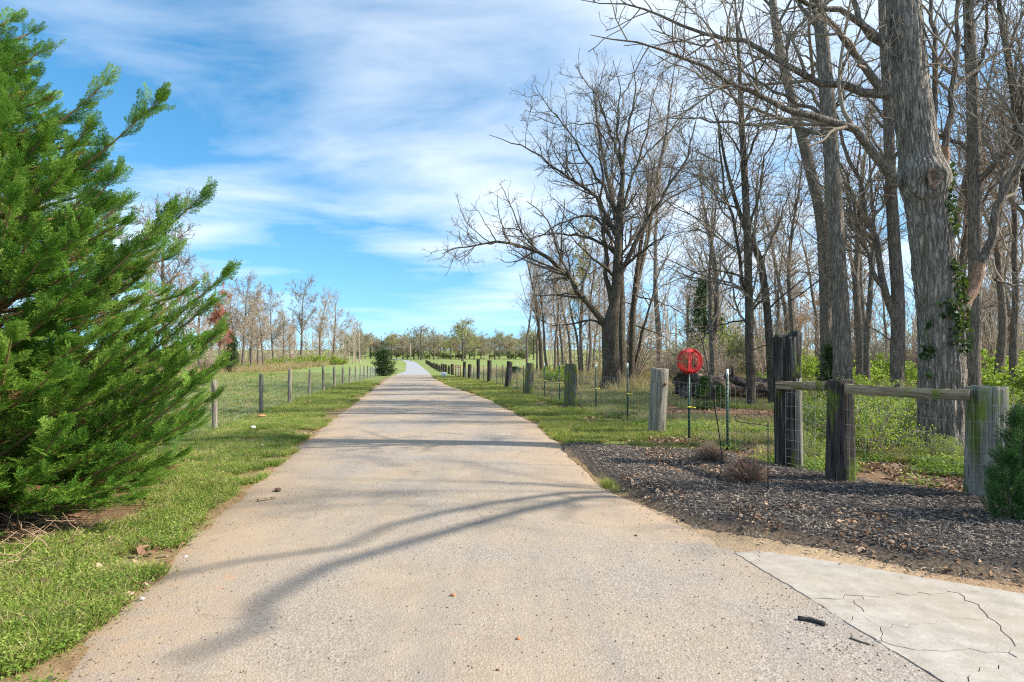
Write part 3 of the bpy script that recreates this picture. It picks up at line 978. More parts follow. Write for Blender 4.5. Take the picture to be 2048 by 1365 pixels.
hero('twin_tree', 'slender dark tree with two upright stems behind the fallen log', 'tree', 17.4,
     [(1503, 815), (1499, 700), (1498, 600), (1494, 450), (1488, 330), (1482, 220), (1478, 120), (1470, 0)], [22, 19, 18, 17, 15, 12, 8, 4],
     [([(1500, 790), (1488, 700), (1490, 600), (1478, 500), (1466, 430), (1448, 340), (1430, 230), (1400, 130)], 14, 3, .7),
      ([(1494, 470), (1520, 380), (1530, 320), (1560, 250), (1590, 180)], 8, 2, -.5), ([(1497, 560), (1440, 540), (1390, 548), (1330, 570)], 6, 1.5, -.7),
      ([(1497, 640), (1440, 650), (1400, 680), (1350, 710)], 5, 1.5, .5), ([(1488, 320), (1450, 260), (1400, 230)], 6, 2, .8), ([(1484, 250), (1520, 190), (1540, 120)], 6, 2, .6)],
     25, BARK_DARK, TWIG_GREY, extra=9, sides=18)
hero('crooked_tree', 'thin crooked bare tree bending left at mid height, left of the twisted gatepost', 'tree', 18.5,
     [(1546, 812), (1541, 720), (1536, 640), (1532, 600), (1524, 540), (1514, 505), (1494, 465), (1474, 410), (1452, 330), (1436, 240)], [20, 18, 17, 17, 16, 15, 13, 10, 7, 4],
     [([(1530, 596), (1510, 615), (1498, 640), (1490, 660)], 8, 4, 0), ([(1534, 620), (1580, 580), (1630, 540), (1668, 520)], 6, 1.5, .5),
      ([(1538, 690), (1500, 700), (1450, 705)], 4, 1.5, -.5), ([(1520, 520), (1550, 470), (1570, 410), (1600, 350)], 6, 2, .5), ([(1480, 420), (1430, 400), (1380, 390)], 5, 1.5, .4)],
     26, BARK_DARK, TWIG_GREY, extra=3, sides=16)
T7 = hero('spreading_tree', 'large spreading bare tree standing alone beyond the wooden fence posts', 'tree', 27.0,
     [(1224, 784), (1222, 720), (1221, 660), (1230, 600), (1236, 520), (1240, 430), (1246, 345)], [42, 36, 36, 23, 21, 15, 9],
     [([(1216, 672), (1200, 640), (1172, 600), (1132, 548), (1090, 512), (1040, 492), (985, 484), (930, 494), (884, 508)], 17.6, 2.5, -1.5),
      ([(1215, 660), (1190, 642), (1150, 646), (1110, 652), (1080, 640)], 7.2, 2, .8),
      ([(1226, 650), (1214, 560), (1206, 460), (1204, 380), (1200, 280), (1190, 190)], 13.6, 3, 1.5),
      ([(1236, 505), (1200, 484), (1150, 470), (1100, 468), (1050, 478)], 9.6, 2, 1.5),
      ([(1225, 480), (1195, 440), (1160, 432), (1110, 455), (1060, 480), (1010, 470)], 8.0, 2, -1.2),
      ([(1236, 470), (1200, 405), (1160, 370), (1110, 335), (1060, 300), (1010, 282), (978, 270)], 11.2, 2, -1.0),
      ([(1240, 430), (1190, 350), (1150, 280), (1100, 220), (1070, 170)], 8.8, 2, 1.2),
      ([(1245, 345), (1220, 260), (1190, 190), (1150, 130)], 6.4, 2, -1.2),
      ([(1240, 440), (1262, 360), (1290, 280), (1310, 190), (1330, 130)], 8.0, 2, 1.2),
      ([(1234, 560), (1268, 490), (1310, 420), (1350, 350), (1380, 290), (1400, 210)], 13.6, 2.5, -1.0),
      ([(1310, 420), (1350, 390), (1400, 370), (1440, 340)], 5.6, 2, .9), ([(1265, 340), (1300, 300), (1350, 250), (1370, 200)], 4.8, 2, -.5),
      ([(1218, 300), (1190, 250), (1120, 250), (1060, 230)], 4.0, 1.5, .4), ([(1245, 350), (1252, 270), (1270, 190), (1262, 110)], 10, 1.5, .6), ([(1246, 350), (1235, 260), (1240, 180), (1225, 120)], 8, 1.5, -.8)],
     27, BARK_DARK, TWIG_DARK, extra=7, sides=26)
# mistletoe-like green clump in its crown
hero('stem_cluster_tree', 'bare tree with clustered stems close behind the large spreading tree', 'tree', 31.0,
     [(1262, 772), (1264, 690), (1268, 600), (1280, 500), (1296, 400), (1310, 320)], [15, 13, 11, 9, 6, 3],
     [([(1262, 768), (1280, 690), (1300, 600), (1330, 520), (1350, 470)], 10, 2, .5), ([(1260, 768), (1246, 690), (1250, 620), (1244, 560)], 9, 2, 1.),
      ([(1270, 590), (1330, 610), (1380, 640), (1420, 690)], 4, 1.2, -.5), ([(1266, 650), (1320, 670), (1360, 700)], 4, 1.2, .5), ([(1268, 610), (1220, 600), (1190, 620)], 3, 1, .5)],
     28, BARK_DARK, TWIG_TAN, extra=4, sides=14)
# off frame on the right: it dapples the near drive
SHT = hero('shade_tree', 'bare oak standing outside the right edge of the picture', 'tree', 5.2,
     [(3650, 1040), (3640, 400), (3600, -200), (3560, -800), (3500, -1400)], [90, 80, 65, 45, 10],
     [([(3620, 0), (3500, -300), (3350, -600), (3150, -800)], 40, 6, -.8),
      ([(3580, -500), (3400, -1000), (3200, -1400)], 30, 6, -1.0), ([(3630, 200), (3900, -200), (4200, -500)], 40, 6, 1.0)],
     30, BARK_GREY, TWIG_GREY, extra=5, sides=16)

# two long limbs of the shade tree reach over the bed, out of frame on the right; they shade the near drive
def lift(px, py, z):
    g = gp(px, py); k = z / SDIR.z
    return np.array([g[0] + SDIR.x * k, g[1] + SDIR.y * k, z])


sh1 = [lift(1238, 982, 5.0), lift(1059, 1000, 5.3), lift(879, 1028, 5.6), lift(700, 1080, 5.9), lift(500, 1127, 6.2), lift(376, 1147, 6.5), lift(273, 1171, 6.7)]
sh2 = [lift(1250, 996, 4.7), lift(1059, 1024, 5.0), lift(899, 1068, 5.4), lift(700, 1131, 5.8), lift(620, 1159, 6.0), lift(500, 1263, 6.5), lift(340, 1330, 7.0)]
reach = [(np.array([A3(12.0, 5.25, 4.1), A3(9.8, 5.5, 4.7)] + sh1), .10, .025), (np.array([A3(12.0, 5.2, 3.7), A3(9.7, 5.45, 4.3)] + sh2), .115, .03)]
rng = np.random.default_rng(8)
me, _l = crown_mesh('reaching_twigs', reach, TWIG_GREY, rng, [dict(HSPEC[0], dens=.30, Lmax=1.7, t0=.3), dict(HSPEC[1], dens=1.3)], SHT[1], 12, BARK_GREY, SHT[0])
tag(link('reaching_twigs', me, SHT[0]), kind='stuff')

# ------------------------------------------------------------------ background trees: a few kinds, copied
PSPEC = [dict(dens=2.3, ang=(28, 60), Lr=.42, Lmin=.9, Lmax=3.4, K=6, up=.10, wig=.17, rrat=.6, t0=.12, sides=4, rmin=.015),
         dict(dens=3.4, ang=(28, 65), Lr=.45, Lmin=.6, Lmax=1.7, K=4, up=.08, wig=.22, rrat=.7, t0=.08, sides=3, rmin=.011),
         dict(dens=3.6, ang=(28, 65), Lr=.5, Lmin=.4, Lmax=1.0, K=3, up=.05, wig=.25, rrat=.8, t0=.08, sides=3, rmin=.009)]


def bare_proto(name, h, r, seed, bark, twig, n=14, spread=1.0, t0=.3, spec=None, fork=False, bud=None, budn=0, budsize=.12, rise=1.0):
    rng = np.random.default_rng(seed)
    p = [np.zeros(3)]; d = np.array([0, 0, 1.0])
    for k in range(9):
        d = norm(d + rng.normal(0, .06, 3) * np.array([1, 1, .2]) + np.array([0, 0, .08])); p.append(p[-1] + d * h / 9)
    p = np.array(p); rad = r * (1 - np.linspace(0, 1, 10) ** 1.1 * .93)
    T = resample(np.column_stack([p, rad]), 40)
    root = thing(name, 'x', 'tree')
    link('trunk', trunk_mesh('trunk', p, rad, np.zeros(3), bark, 12, 22, .05, seed, .3, 9), root)
    lim = []
    for i in range(n):
        k = int(40 * (t0 + (.97 - t0) * (i + rng.random()) / n)); k = min(k, 38)
        az = i * 2.4 + rng.uniform(-.5, .5)
        el = rng.uniform(.45, 1.25) * rise + .4 * (k / 40)
        dr = np.array([math.cos(az) * math.cos(el), math.sin(az) * math.cos(el), math.sin(el)])
        ln = h * .36 * spread * (1.25 - k / 40) * rng.uniform(.7, 1.2)
        q = [T[k, :3]]
        for j in range(4):
            dr = norm(dr + rng.normal(0, .14, 3) + np.array([0, 0, .10])); q.append(q[-1] + dr * ln / 4)
        lim.append((np.array(q), max(T[k, 3] * .5, .02), .014))
    me, lev = crown_mesh('crown', lim, twig, rng, spec or PSPEC, np.zeros(3), 6)
    link('crown', me, root)
    if bud is not None:
        pp = np.concatenate([l[0][:, 1:].reshape(-1, 3) for l in lev[2:]])
        pp = pp[rng.integers(0, len(pp), budn)] + rng.normal(0, .06, (budn, 3))
        V, Fq = leaves_at(pp, budsize, rng, .6, True)
        link('buds', mesh_np('buds', V, [Fq], bud), root)
    return root


def place(root, px, d, label, group=None, rz=0.0, sc=1.0, first=[]):
    x = (px - 1024) / F * d
    loc = (x, d, float(gz(x, d)) - .08)
    if root.name not in first:
        first.append(root.name)
        root.location = loc; root.rotation_euler = (0, 0, rz); root.scale = (sc,) * 3 if isinstance(sc, (int, float)) else sc
        root['label'] = label
        if group: root['group'] = group
        return root
    return copy_tree(root, loc, rz, sc, label, group)


BUD_OLIVE = mat_leaf('olive_buds', [(.2, (.20, .17, .05)), (.8, (.36, .31, .10))], .3)
BUD_RED = mat_leaf('red_buds', [(.2, (.34, .10, .08)), (.8, (.55, .22, .17))], .3)
BUD_ORANGE = mat_leaf('orange_buds', [(.2, (.34, .17, .09)), (.8, (.50, .29, .17))], .3)
BUD_PINK = mat_leaf('pink_buds', [(.2, (.40, .26, .21)), (.8, (.55, .40, .34))], .3)
LEAF_SPRING = mat_leaf('spring_leaves', [(.2, (.14, .23, .02)), (.5, (.28, .40, .045)), (.85, (.46, .54, .12))], .45)
LEAF_PALE = mat_leaf('pale_leaves', [(.2, (.20, .22, .05)), (.8, (.36, .38, .12))], .4)
LEAF_DARK = mat_leaf('dark_evergreen', [(.2, (.018, .04, .014)), (.6, (.04, .08, .025)), (.9, (.09, .13, .04))], .15)
LEAF_MID = mat_leaf('mid_evergreen', [(.2, (.035, .075, .02)), (.6, (.07, .13, .03)), (.9, (.16, .22, .06))], .2)
STRAW = mat_leaf('straw', [(.2, (.27, .19, .09)), (.6, (.42, .32, .17)), (.9, (.55, .45, .26))], .25)

wood_a = bare_proto('woodland_tree', 15, .18, 101, BARK_GREY, TWIG_GREY, 15, .9, .38)
wood_b = bare_proto('woodland_tree', 17, .20, 102, BARK_GREY, TWIG_TAN, 16, .8, .42)
wood_c = bare_proto('woodland_tree', 13, .15, 103, BARK_GREY, TWIG_TAN, 14, 1.0, .3)
wood_d = bare_proto('woodland_tree', 16, .24, 104, BARK_DARK, TWIG_GREY, 16, 1.15, .28)
wood_p = bare_proto('budding_tree', 13, .17, 105, BARK_GREY, TWIG_PINK, 15, 1.0, .25, bud=BUD_PINK, budn=2500)
wood_y = bare_proto('budding_tree', 15, .2, 106, BARK_GREY, TWIG_TAN, 15, .9, .35, bud=BUD_OLIVE, budn=3000, budsize=.2)
wood_r = bare_proto('budding_tree', 9, .13, 107, BARK_GREY, TWIG_PINK, 15, 1.0, .2, bud=BUD_RED, budn=7000, budsize=.16)
wood_o = bare_proto('budding_tree', 14, .18, 108, BARK_GREY, TWIG_PINK, 15, 1.0, .3, bud=BUD_ORANGE, budn=4500, budsize=.16)

LSPEC = [dict(v, rmin=v['rmin'] * 2.1) for v in PSPEC]
fld_a = bare_proto('field_tree', 14, .24, 121, BARK_GREY, TWIG_TAN, 18, 1.15, .3, LSPEC, rise=.7)
fld_b = bare_proto('field_tree', 16, .28, 122, BARK_GREY, TWIG_GREY, 18, 1.25, .32, LSPEC, rise=.7)
fld_c = bare_proto('field_tree', 12, .2, 123, BARK_GREY, TWIG_TAN, 18, 1.2, .25, LSPEC, rise=.7)
GW = 'bare trees of the woodland on the right'
LWK = {'woodland_tree': 'slim grey-twigged tree of the right woodland', 'woodland_tree.001': 'tall tan-twigged tree of the right woodland', 'woodland_tree.002': 'short tan-twigged tree of the right woodland',
       'woodland_tree.003': 'broad dark-barked tree of the right woodland', 'budding_tree': 'pinkish budding tree of the right woodland'}
rng = np.random.default_rng(77)
kinds = [wood_a, wood_b, wood_c, wood_d, wood_p]
cnt = 0
spots = []
while cnt < 60:
    px = rng.uniform(1150, 2250); d = 26 + 62 * rng.random() ** .8
    if px < 1230 and d < 46: continue
    if 1340 < px < 1480 and d < 34: continue
    x = (px - 1024) / F * d
    if any((x - a) ** 2 + (d - b) ** 2 < 3.4 for a, b in spots): continue
    spots.append((x, d))
    kd = kinds[rng.choice(5, p=[.22, .22, .22, .16, .18])]
    place(kd, px, d, LWK[kd.name], GW, rng.uniform(0, 6.28), rng.uniform(.75, 1.15)); cnt += 1
for px, d, k, sc in ((1420, 24, 2, .75), (1575, 25, 0, .8), (1735, 21, 2, .85), (1845, 23, 1, .85), (1905, 20, 2, .9), (1990, 22, 0, .9), (2035, 19, 2, .9), (1720, 25, 1, .9)) :
    place(kinds[k], px, d, LWK[kinds[k].name], GW, rng.uniform(0, 6.28), sc)
# the copse left of the big spreading tree
for i, (px, d, k, sc) in enumerate(((1052, 47, 1, .62), (1084, 50, 3, .82), (1096, 55, 0, .85), (1108, 48, 2, .85), (1130, 52, 0, .8), (1146, 58, 1, .85), (1161, 62, 2, .9),
                                    (1175, 48, 0, .85), (1072, 64, 2, .9), (1118, 66, 4, .95))):
    place(kinds[k], px, d, 'slim tree of the copse beside the large spreading tree', 'copse beside the spreading tree', rng.uniform(0, 6.28), sc)
place(wood_y, 1163, 54, 'bare tree with yellowish budding twigs behind the large spreading tree', None, 1.0, .95)
place(wood_o, 1600, 62, 'tree with orange-red buds in the right woodland, left of the leaning tree', None, 2.0, .85)
place(wood_o, 1640, 66, 'second orange-red budding tree in the right woodland, behind the tall straight tree', None, 5.0, .8)
place(wood_o, 1722, 70, 'pinkish-orange budding tree in the right woodland, beyond the long rail', None, 4.0, .9)

# more of the same wood outside the frame on the right; their shadows stripe the drive
for x_, y_, k, sc in ((14.5, 12.0, 1, .9), (17.5, 14.5, 2, 1.0), (20.0, 17.5, 1, .95), (27.0, 25.0, 0, 1.0), (12.6, 13.0, 3, .9), (16.2, 17.0, 3, .95), (20.5, 21.5, 3, 1.0)):
    place(kinds[k], 1024 + x_ / y_ * F, y_, 'bare tree outside the right edge of the picture', 'bare trees beyond the right edge', rng.uniform(0, 6.28), sc)

# left-hand wood
GL = 'bare trees along the far side of the left field'
place(fld_b, 335, 62, 'tall wide bare tree rising behind the evergreen at the left', None, .6, 1.15)
place(fld_a, 398, 66, 'upright bare tree at the right-hand edge of the tall group behind the evergreen', None, 2.1, .82)
place(wood_p, 300, 58, 'pinkish budding tree half hidden behind the evergreen', None, 1.1, 1.0)
place(wood_p, 372, 54, 'low pale pink budding tree beside the evergreen', None, 3.1, .72)
place(wood_r, 436, 58, 'maple with bright red buds at the edge of the evergreen', None, .4, .88)
for px, d, k, sc in ((470, 74, 1, .72), (486, 78, 0, .78), (503, 72, 2, .86), (517, 80, 1, .70), (527, 70, 2, .68), (548, 88, 0, .72), (566, 92, 2, .78), (452, 84, 4, .9), (582, 96, 4, .62), (498, 90, 4, .8)):
    place((fld_b, fld_a, fld_c, fld_b, fld_c)[k], px, d, 'bare tree in the cluster across the left field', GL, rng.uniform(0, 6.28), sc)
place(fld_b, 604, 112, 'bare open-crowned tree standing free on the skyline, left of the tallest one', None, 1.0, 1.02)
place(fld_a, 640, 108, 'leaning bare tree right against the tallest skyline tree', None, 2.4, .98)
place(fld_a, 667, 114, 'tallest bare tree on the skyline left of the drive', None, 4.0, 1.0)


def bush_proto(name, seed, w, h, nstem, nleaf, lsize, leafm, stemm, cat='shrub', shape='dome', tri=False, extra=None):
    rng = np.random.default_rng(seed)
    root = thing(name, 'x', cat)
    a = rng.uniform(0, 2 * PI, nstem); r = np.sqrt(rng.random(nstem)) * w
    tip = np.stack([np.cos(a) * r, np.sin(a) * r, h * rng.uniform(.5, 1.0, nstem) * (1 - .45 * (r / w) ** 2)], 1)
    t = np.linspace(0, 1, 7)[None, :, None]
    b0 = tip * np.array([.15, .15, 0])
    P = b0[:, None] * (1 - t) + tip[:, None] * t
    P[:, :, 2] = tip[:, None, 2] * (np.sin(t[..., 0] * PI / 2) * .8 + .2 * t[..., 0])
    P += rng.normal(0, .03 * h, P.shape) * t
    V, Q = tubes(P, np.repeat(np.linspace(.012, .004, 7)[None] * h ** .5, nstem, 0), 4)
    bag = Bag(); bag.add(V, Q)
    P2, R2 = grow(P, np.full(P.shape[:2], .008), 4 / h, (25, 60), .4, .12 * h, .4 * h, 4, .04, .25, .6, .25, rng, .003)
    V, Q = tubes(P2, R2, 3); bag.add(V, Q)
    link('stems', bag.mesh('stems', stemm, True), root)
    if nleaf:
        pp = np.concatenate([P[:, 2:].reshape(-1, 3), np.repeat(P2[:, 1:].reshape(-1, 3), 2, 0)])
        pp = pp[rng.integers(0, len(pp), nleaf)] + rng.normal(0, .035 * h, (nleaf, 3))
        pp[:, 2] = np.maximum(pp[:, 2], .02)
        V, Fq = leaves_at(pp, lsize, rng, .6, tri)
        link('leaves', mesh_np('leaves', V, [Fq], leafm), root)
    return root


def conifer_proto(name, seed, w, h, n, lsize, leafm, cat='evergreen', taper=1.0, z0=.05):
    rng = np.random.default_rng(seed)
    root = thing(name, 'x', cat)
    b = Bag(); b.tube([(0, 0, 0), (.02 * w, 0, h * .5), (0, .02 * w, h * .95)], [.06 * w, .04 * w, .01], 8)
    link('trunk', b.mesh('trunk', BARK_DARK, True), root)
    nc = 70
    z = z0 + (1 - z0) * rng.random(nc) ** 1.2
    prof = np.maximum((1 - z) ** (.75 * taper), .06) * np.minimum(1, .55 + z * 2.2)
    a = rng.uniform(0, 2 * PI, nc); rr_ = w * prof * rng.uniform(.55, 1.08, nc)
    C = np.stack([np.cos(a) * rr_, np.sin(a) * rr_, z * h], 1)
    k = rng.integers(0, nc, n)
    t = rng.random(n) ** .6
    P = C[k] * np.stack([t, t, np.ones(n)], 1) + rng.normal(0, .16 * w, (n, 3)) * np.array([.7, .7, .5]) + np.stack([0 * t, 0 * t, .25 * w * (t - .7)], 1)
    P[:, 2] = np.clip(P[:, 2], .03, None)
    V, Fq = leaves_at(P, lsize, rng, .35, True)
    link('foliage', mesh_np('foliage', V, [Fq], leafm), root)
    return root


green_bush = bush_proto('green_bush', 201, 1.3, 1.9, 26, 1500, .17, LEAF_SPRING, TWIG_TAN)
thicket = bush_proto('bare_thicket', 202, 1.7, 4.0, 110, 0, .1, LEAF_SPRING, TWIG_TAN)
thicket2 = bush_proto('bare_thicket', 203, 1.5, 3.0, 110, 250, .10, LEAF_PALE, TWIG_PINK)
weed_bush = bush_proto('leafy_shrub', 204, .75, 1.05, 34, 2300, .038, LEAF_SPRING, TWIG_TAN)
pale_bush = bush_proto('pale_bush', 205, 1.6, 3.2, 34, 2600, .15, LEAF_PALE, TWIG_TAN)
round_cedar = conifer_proto('cedar_bush', 206, 1.5, 3.4, 6000, .22, LEAF_DARK, 'cedar', .5)
pine = conifer_proto('pine_tree', 207, 2.6, 8.5, 7000, .28, LEAF_DARK, 'pine', .9, .15)
young_pine = conifer_proto('young_pine', 208, .55, 1.3, 1600, .13, LEAF_MID, 'pine', 1.0)

for i in range(56):
    px = rng.uniform(1240, 2120); d = rng.uniform(30, 66)
    place(thicket if i % 2 else thicket2, px, d, 'tall tan leafless thicket of the right woodland floor' if i % 2 else 'low pinkish leafless thicket of the right woodland floor', 'thickets on the woodland floor', rng.uniform(0, 6.28), rng.uniform(.7, 1.5))
for i, (px, d, sc) in enumerate(((470, 70, .8), (500, 74, .6), (560, 86, 1.0), (585, 92, 1.0), (610, 98, 1.1), (630, 102, 1.2), (648, 106, 1.15), (668, 108, 1.1), (684, 112, .9), (540, 82, .8), (596, 90, .8))):
    place(green_bush, px, d, 'yellow-green bush in the hedge across the left field', 'green bushes across the left field', rng.uniform(0, 6.28), sc)
for i, (px, d, sc) in enumerate(((455, 72, .9), (480, 84, 1.0), (535, 94, 1.0), (565, 104, 1.1), (600, 118, 1.2), (635, 124, 1.2), (665, 128, 1.2), (690, 140, 1.2), (520, 100, 1.1), (412, 66, .9), (620, 112, 1.0), (580, 100, 1.1))):
    place(thicket2 if i % 3 else thicket, px, d, 'tan leafless thicket behind the green hedge at left', 'thickets across the left field', rng.uniform(0, 6.28), sc)
place(round_cedar, 768, 64, 'dark round cedar bush at the end of the left fence beside the drive', None, .5, (1.1, 1.1, .86))
place(round_cedar, 464, 62, 'narrow dark cedar beside the red-budded maple', None, 2.5, (.75, .75, 1.25))
place(pine, 1408, 46, 'dark green pine rising behind the red wire globe', None, .5, .98)
place(young_pine, 1408, 16.5, 'small light green pine seedling growing in front of the fallen log', None, 0, .78)
place(young_pine, 1440, 17.2, 'second pine seedling right of the first, in front of the fallen log', None, 2, .6)
place(round_cedar, 1660, 20, 'dark cedar sapling between the leaning tree and the tall straight tree', None, 3.0, (.38, .38, .60))
place(round_cedar, 1030, 56, 'low dark evergreen beyond the mossy fence posts', None, 1.0, (.9, .9, .35))
for px, d, sc in ((1440, 40, 1.5), (1470, 42, 1.3), (1425, 44, 1.3), (1530, 40, 1.1), (1385, 42, 1.0), (1560, 44, 1.2), (1500, 38, 1.0)):
    place(pale_bush, px, d, 'tall pale green leafing bush in front of the dark pine', 'pale green bushes below the pine', rng.uniform(0, 6.28), sc)
for px, d, sc in ((1110, 34, .7), (1128, 36, .6), (1750, 24, .7), (1830, 28, .9), (1990, 20, .8), (2030, 24, 1.0), (1975, 26, .9), (1900, 30, .9), (1545, 25, .6), (1600, 23, .5), (1315, 38, .5), (1610, 30, 1.0), (1700, 28, .9), (1770, 32, 1.1), (1860, 26, .9), (1940, 22, .8), (2015, 28, 1.2), (1580, 34, 1.1), (1660, 36, 1.0), (2045, 18, .8), (1720, 19, .6)):
    place(green_bush, px, d, 'light green understorey bush between the trees on the right', 'understorey bushes on the right', rng.uniform(0, 6.28), sc)
for px, d, sc in ((1632, 9.0, .9), (1738, 8.6, 1.0), (1778, 9.4, 1.05), (1700, 10.2, 1.0), (1815, 10.5, .9), (1660, 10.8, .95), (1755, 11.5, 1.1), (1860, 8.3, .5), (1905, 8.2, .45), (1612, 8.2, .55), (1995, 10.5, .8), (2040, 9.0, .7), (1720, 12.5, 1.2), (1800, 13.0, 1.2), (1645, 13.0, 1.1), (1840, 11.0, .8), (1690, 9.0, .9), (2020, 12.5, 1.0)):
    place(weed_bush, px, d, 'bright green leafy shrub growing behind the log rail posts', 'leafy shrubs behind the rail posts', rng.uniform(0, 6.28), sc)


# far tree line
def far_proto(seed, h, w, leafm, dens=1900, z0=.25):
    rng = np.random.default_rng(seed)
    root = thing('far_tree', 'x', 'tree')
    p = [np.zeros(3), np.array([.1, 0, h * .3]), np.array([-.1, .1, h * .65]), np.array([0, 0, h * .9])]
    link('trunk', trunk_mesh('trunk', p, [.5, .42, .28, .08], np.zeros(3), BARK_DARK, 8, 10, .04, seed, .2, 5), root)
    T = resample(np.array(p), 20); lim = []
    for i in range(13):
        k = rng.integers(5, 19); az = i * 2.4; el = rng.uniform(.0, 1.0)
        d_ = np.array([math.cos(az) * math.cos(el), math.sin(az) * math.cos(el), math.sin(el)]); ln = w * rng.uniform(.7, 1.1) * (1.25 - k / 26)
        lim.append((np.array([T[k], T[k] + d_ * ln * .5 + np.array([0, 0, .3]), T[k] + d_ * ln + np.array([0, 0, .15 * ln])]), .2, .06))
    me, lev = crown_mesh('crown', lim, TWIG_GREY, rng, [dict(dens=.9, ang=(25, 60), Lr=.45, Lmin=1, Lmax=4, K=4, up=.05, wig=.2, rrat=.6, t0=.2, sides=3, rmin=.06)], np.zeros(3), 4)
    link('crown', me, root)
    pp = np.concatenate([lev[1][0][:, 1:].reshape(-1, 3), lev[0][0][:, 8:].reshape(-1, 3)])
    pp = pp[rng.integers(0, len(pp), dens)] + rng.normal(0, 1.0, (dens, 3))
    V, Fq = leaves_at(pp, .95, rng, .4, True)
    link('buds', mesh_np('buds', V, [Fq], leafm), root)
    return root


FAR_TAN = mat_leaf('far_tan', [(.2, (.25, .195, .13)), (.8, (.41, .335, .235))], .3)
FAR_OLIVE = mat_leaf('far_olive', [(.2, (.25, .225, .10)), (.8, (.40, .37, .17))], .3)
FAR_GREY = mat_leaf('far_grey', [(.2, (.20, .18, .145)), (.8, (.34, .305, .255))], .3)
FAR_GREEN = mat_leaf('far_green', [(.2, (.10, .145, .045)), (.8, (.19, .25, .08))], .3)
fp = [far_proto(301, 22, 9, FAR_TAN), far_proto(302, 20, 8, FAR_OLIVE), far_proto(303, 24, 9, FAR_GREY), far_proto(304, 17, 8, FAR_TAN, 1400)]
big_far = far_proto(306, 23, 11, FAR_GREY, 1300)
place(big_far, 842, 330, 'dark spreading tree beside the far end of the drive', None, 0.3, .98)
place(fp[1], 925, 300, 'broad olive-tinted tree standing in the far right field', None, 0, 1.1)
place(fp[0], 722, 330, 'broad tan tree at the far end of the left field', None, 1, .95)
for i, px in enumerate(np.concatenate([np.linspace(690, 1075, 38), np.linspace(690, 1070, 34) + 5, np.linspace(680, 1080, 34) + 2])):
    d = rng.uniform(350, 400) if i < 38 else (rng.uniform(420, 500) if i < 72 else rng.uniform(520, 580))
    kf = (i * 3 + i // 4) % 4
    place(fp[kf], px + rng.uniform(-4, 4), d, ('tall tan', 'olive-tinted', 'grey', 'low tan')[kf] + ' tree of the distant tree line across the fields', 'distant tree line', rng.uniform(0, 6.28), (s_ := rng.uniform(.55, .95), s_, s_ * rng.uniform(.7, 1.15)))
far_bush = bush_proto('far_bush', 305, 4.5, 4.5, 20, 900, .9, FAR_GREEN, TWIG_GREY, tri=True)
for px in np.linspace(690, 1060, 30):
    d = rng.uniform(390, 470)
    place(far_bush, px + rng.uniform(-5, 5), d, 'low green bush at the foot of the distant tree line', 'bushes below the distant tree line', rng.uniform(0, 6.28), rng.uniform(.6, 1.2))

# the depth of the woods behind the trees that can be told apart
rng = np.random.default_rng(99)
bag = Bag(); tw = Bag()
n = 520
px = np.concatenate([rng.uniform(1080, 2500, 400), rng.uniform(330, 720, 120)]); d = np.concatenate([rng.uniform(88, 150, 400), rng.uniform(128, 180, 120)])
x = (px - 1024) / F * d; z = gz(x, d); h = rng.uniform(10, 17, n) * np.where(np.arange(n) < 400, 1.0, .72)
t = np.linspace(0, 1, 5)[None, :, None]
P = np.stack([x, d, z - .1], 1)[:, None] + t * np.stack([rng.normal(0, .7, n), rng.normal(0, .7, n), h], 1)[:, None]
V, Q = tubes(P, (rng.uniform(.09, .2, n)[:, None] * np.linspace(1, .2, 5)[None]), 5); bag.add(V, Q)
P1, R1 = grow(P, np.full(P.shape[:2], .08), .9, (25, 60), .3, 1.5, 4.5, 4, .1, .15, .7, .25, rng, .05)
V, Q = tubes(P1, R1, 3); bag.add(V, Q)
P2, R2 = grow(P1, R1, 2.0, (25, 60), .5, .8, 2.2, 3, .05, .2, .8, .1, rng, .035)
V, Q = tubes(P2, R2, 3); bag.add(V, Q)
wd = link('distant_woodland', bag.mesh('distant_woodland', TWIG_TAN, True))
tag(wd, 'mass of tan bare woods behind the trees on both sides', 'woodland', kind='stuff')
nb = 26000
px = np.concatenate([rng.uniform(1110, 2500, 21000), rng.uniform(330, 700, 5000)]); d = np.concatenate([rng.uniform(56, 120, 21000), rng.uniform(125, 150, 5000)])
x = (px - 1024) / F * d
pp = np.stack([x, d, gz(x, d) + rng.random(nb) ** 1.3 * 5.5], 1)
V, Fq = leaves_at(pp, .8, rng, .16, True)
wd = link('distant_brush', mesh_np('distant_brush', V, [Fq], mat_leaf('brush', [(.1, (.15, .11, .075)), (.55, (.29, .22, .15)), (.8, (.36, .28, .20)), (.92, (.22, .25, .08))], .3)))
tag(wd, 'low tan brush filling the ground below the distant woods', 'brush', kind='stuff')

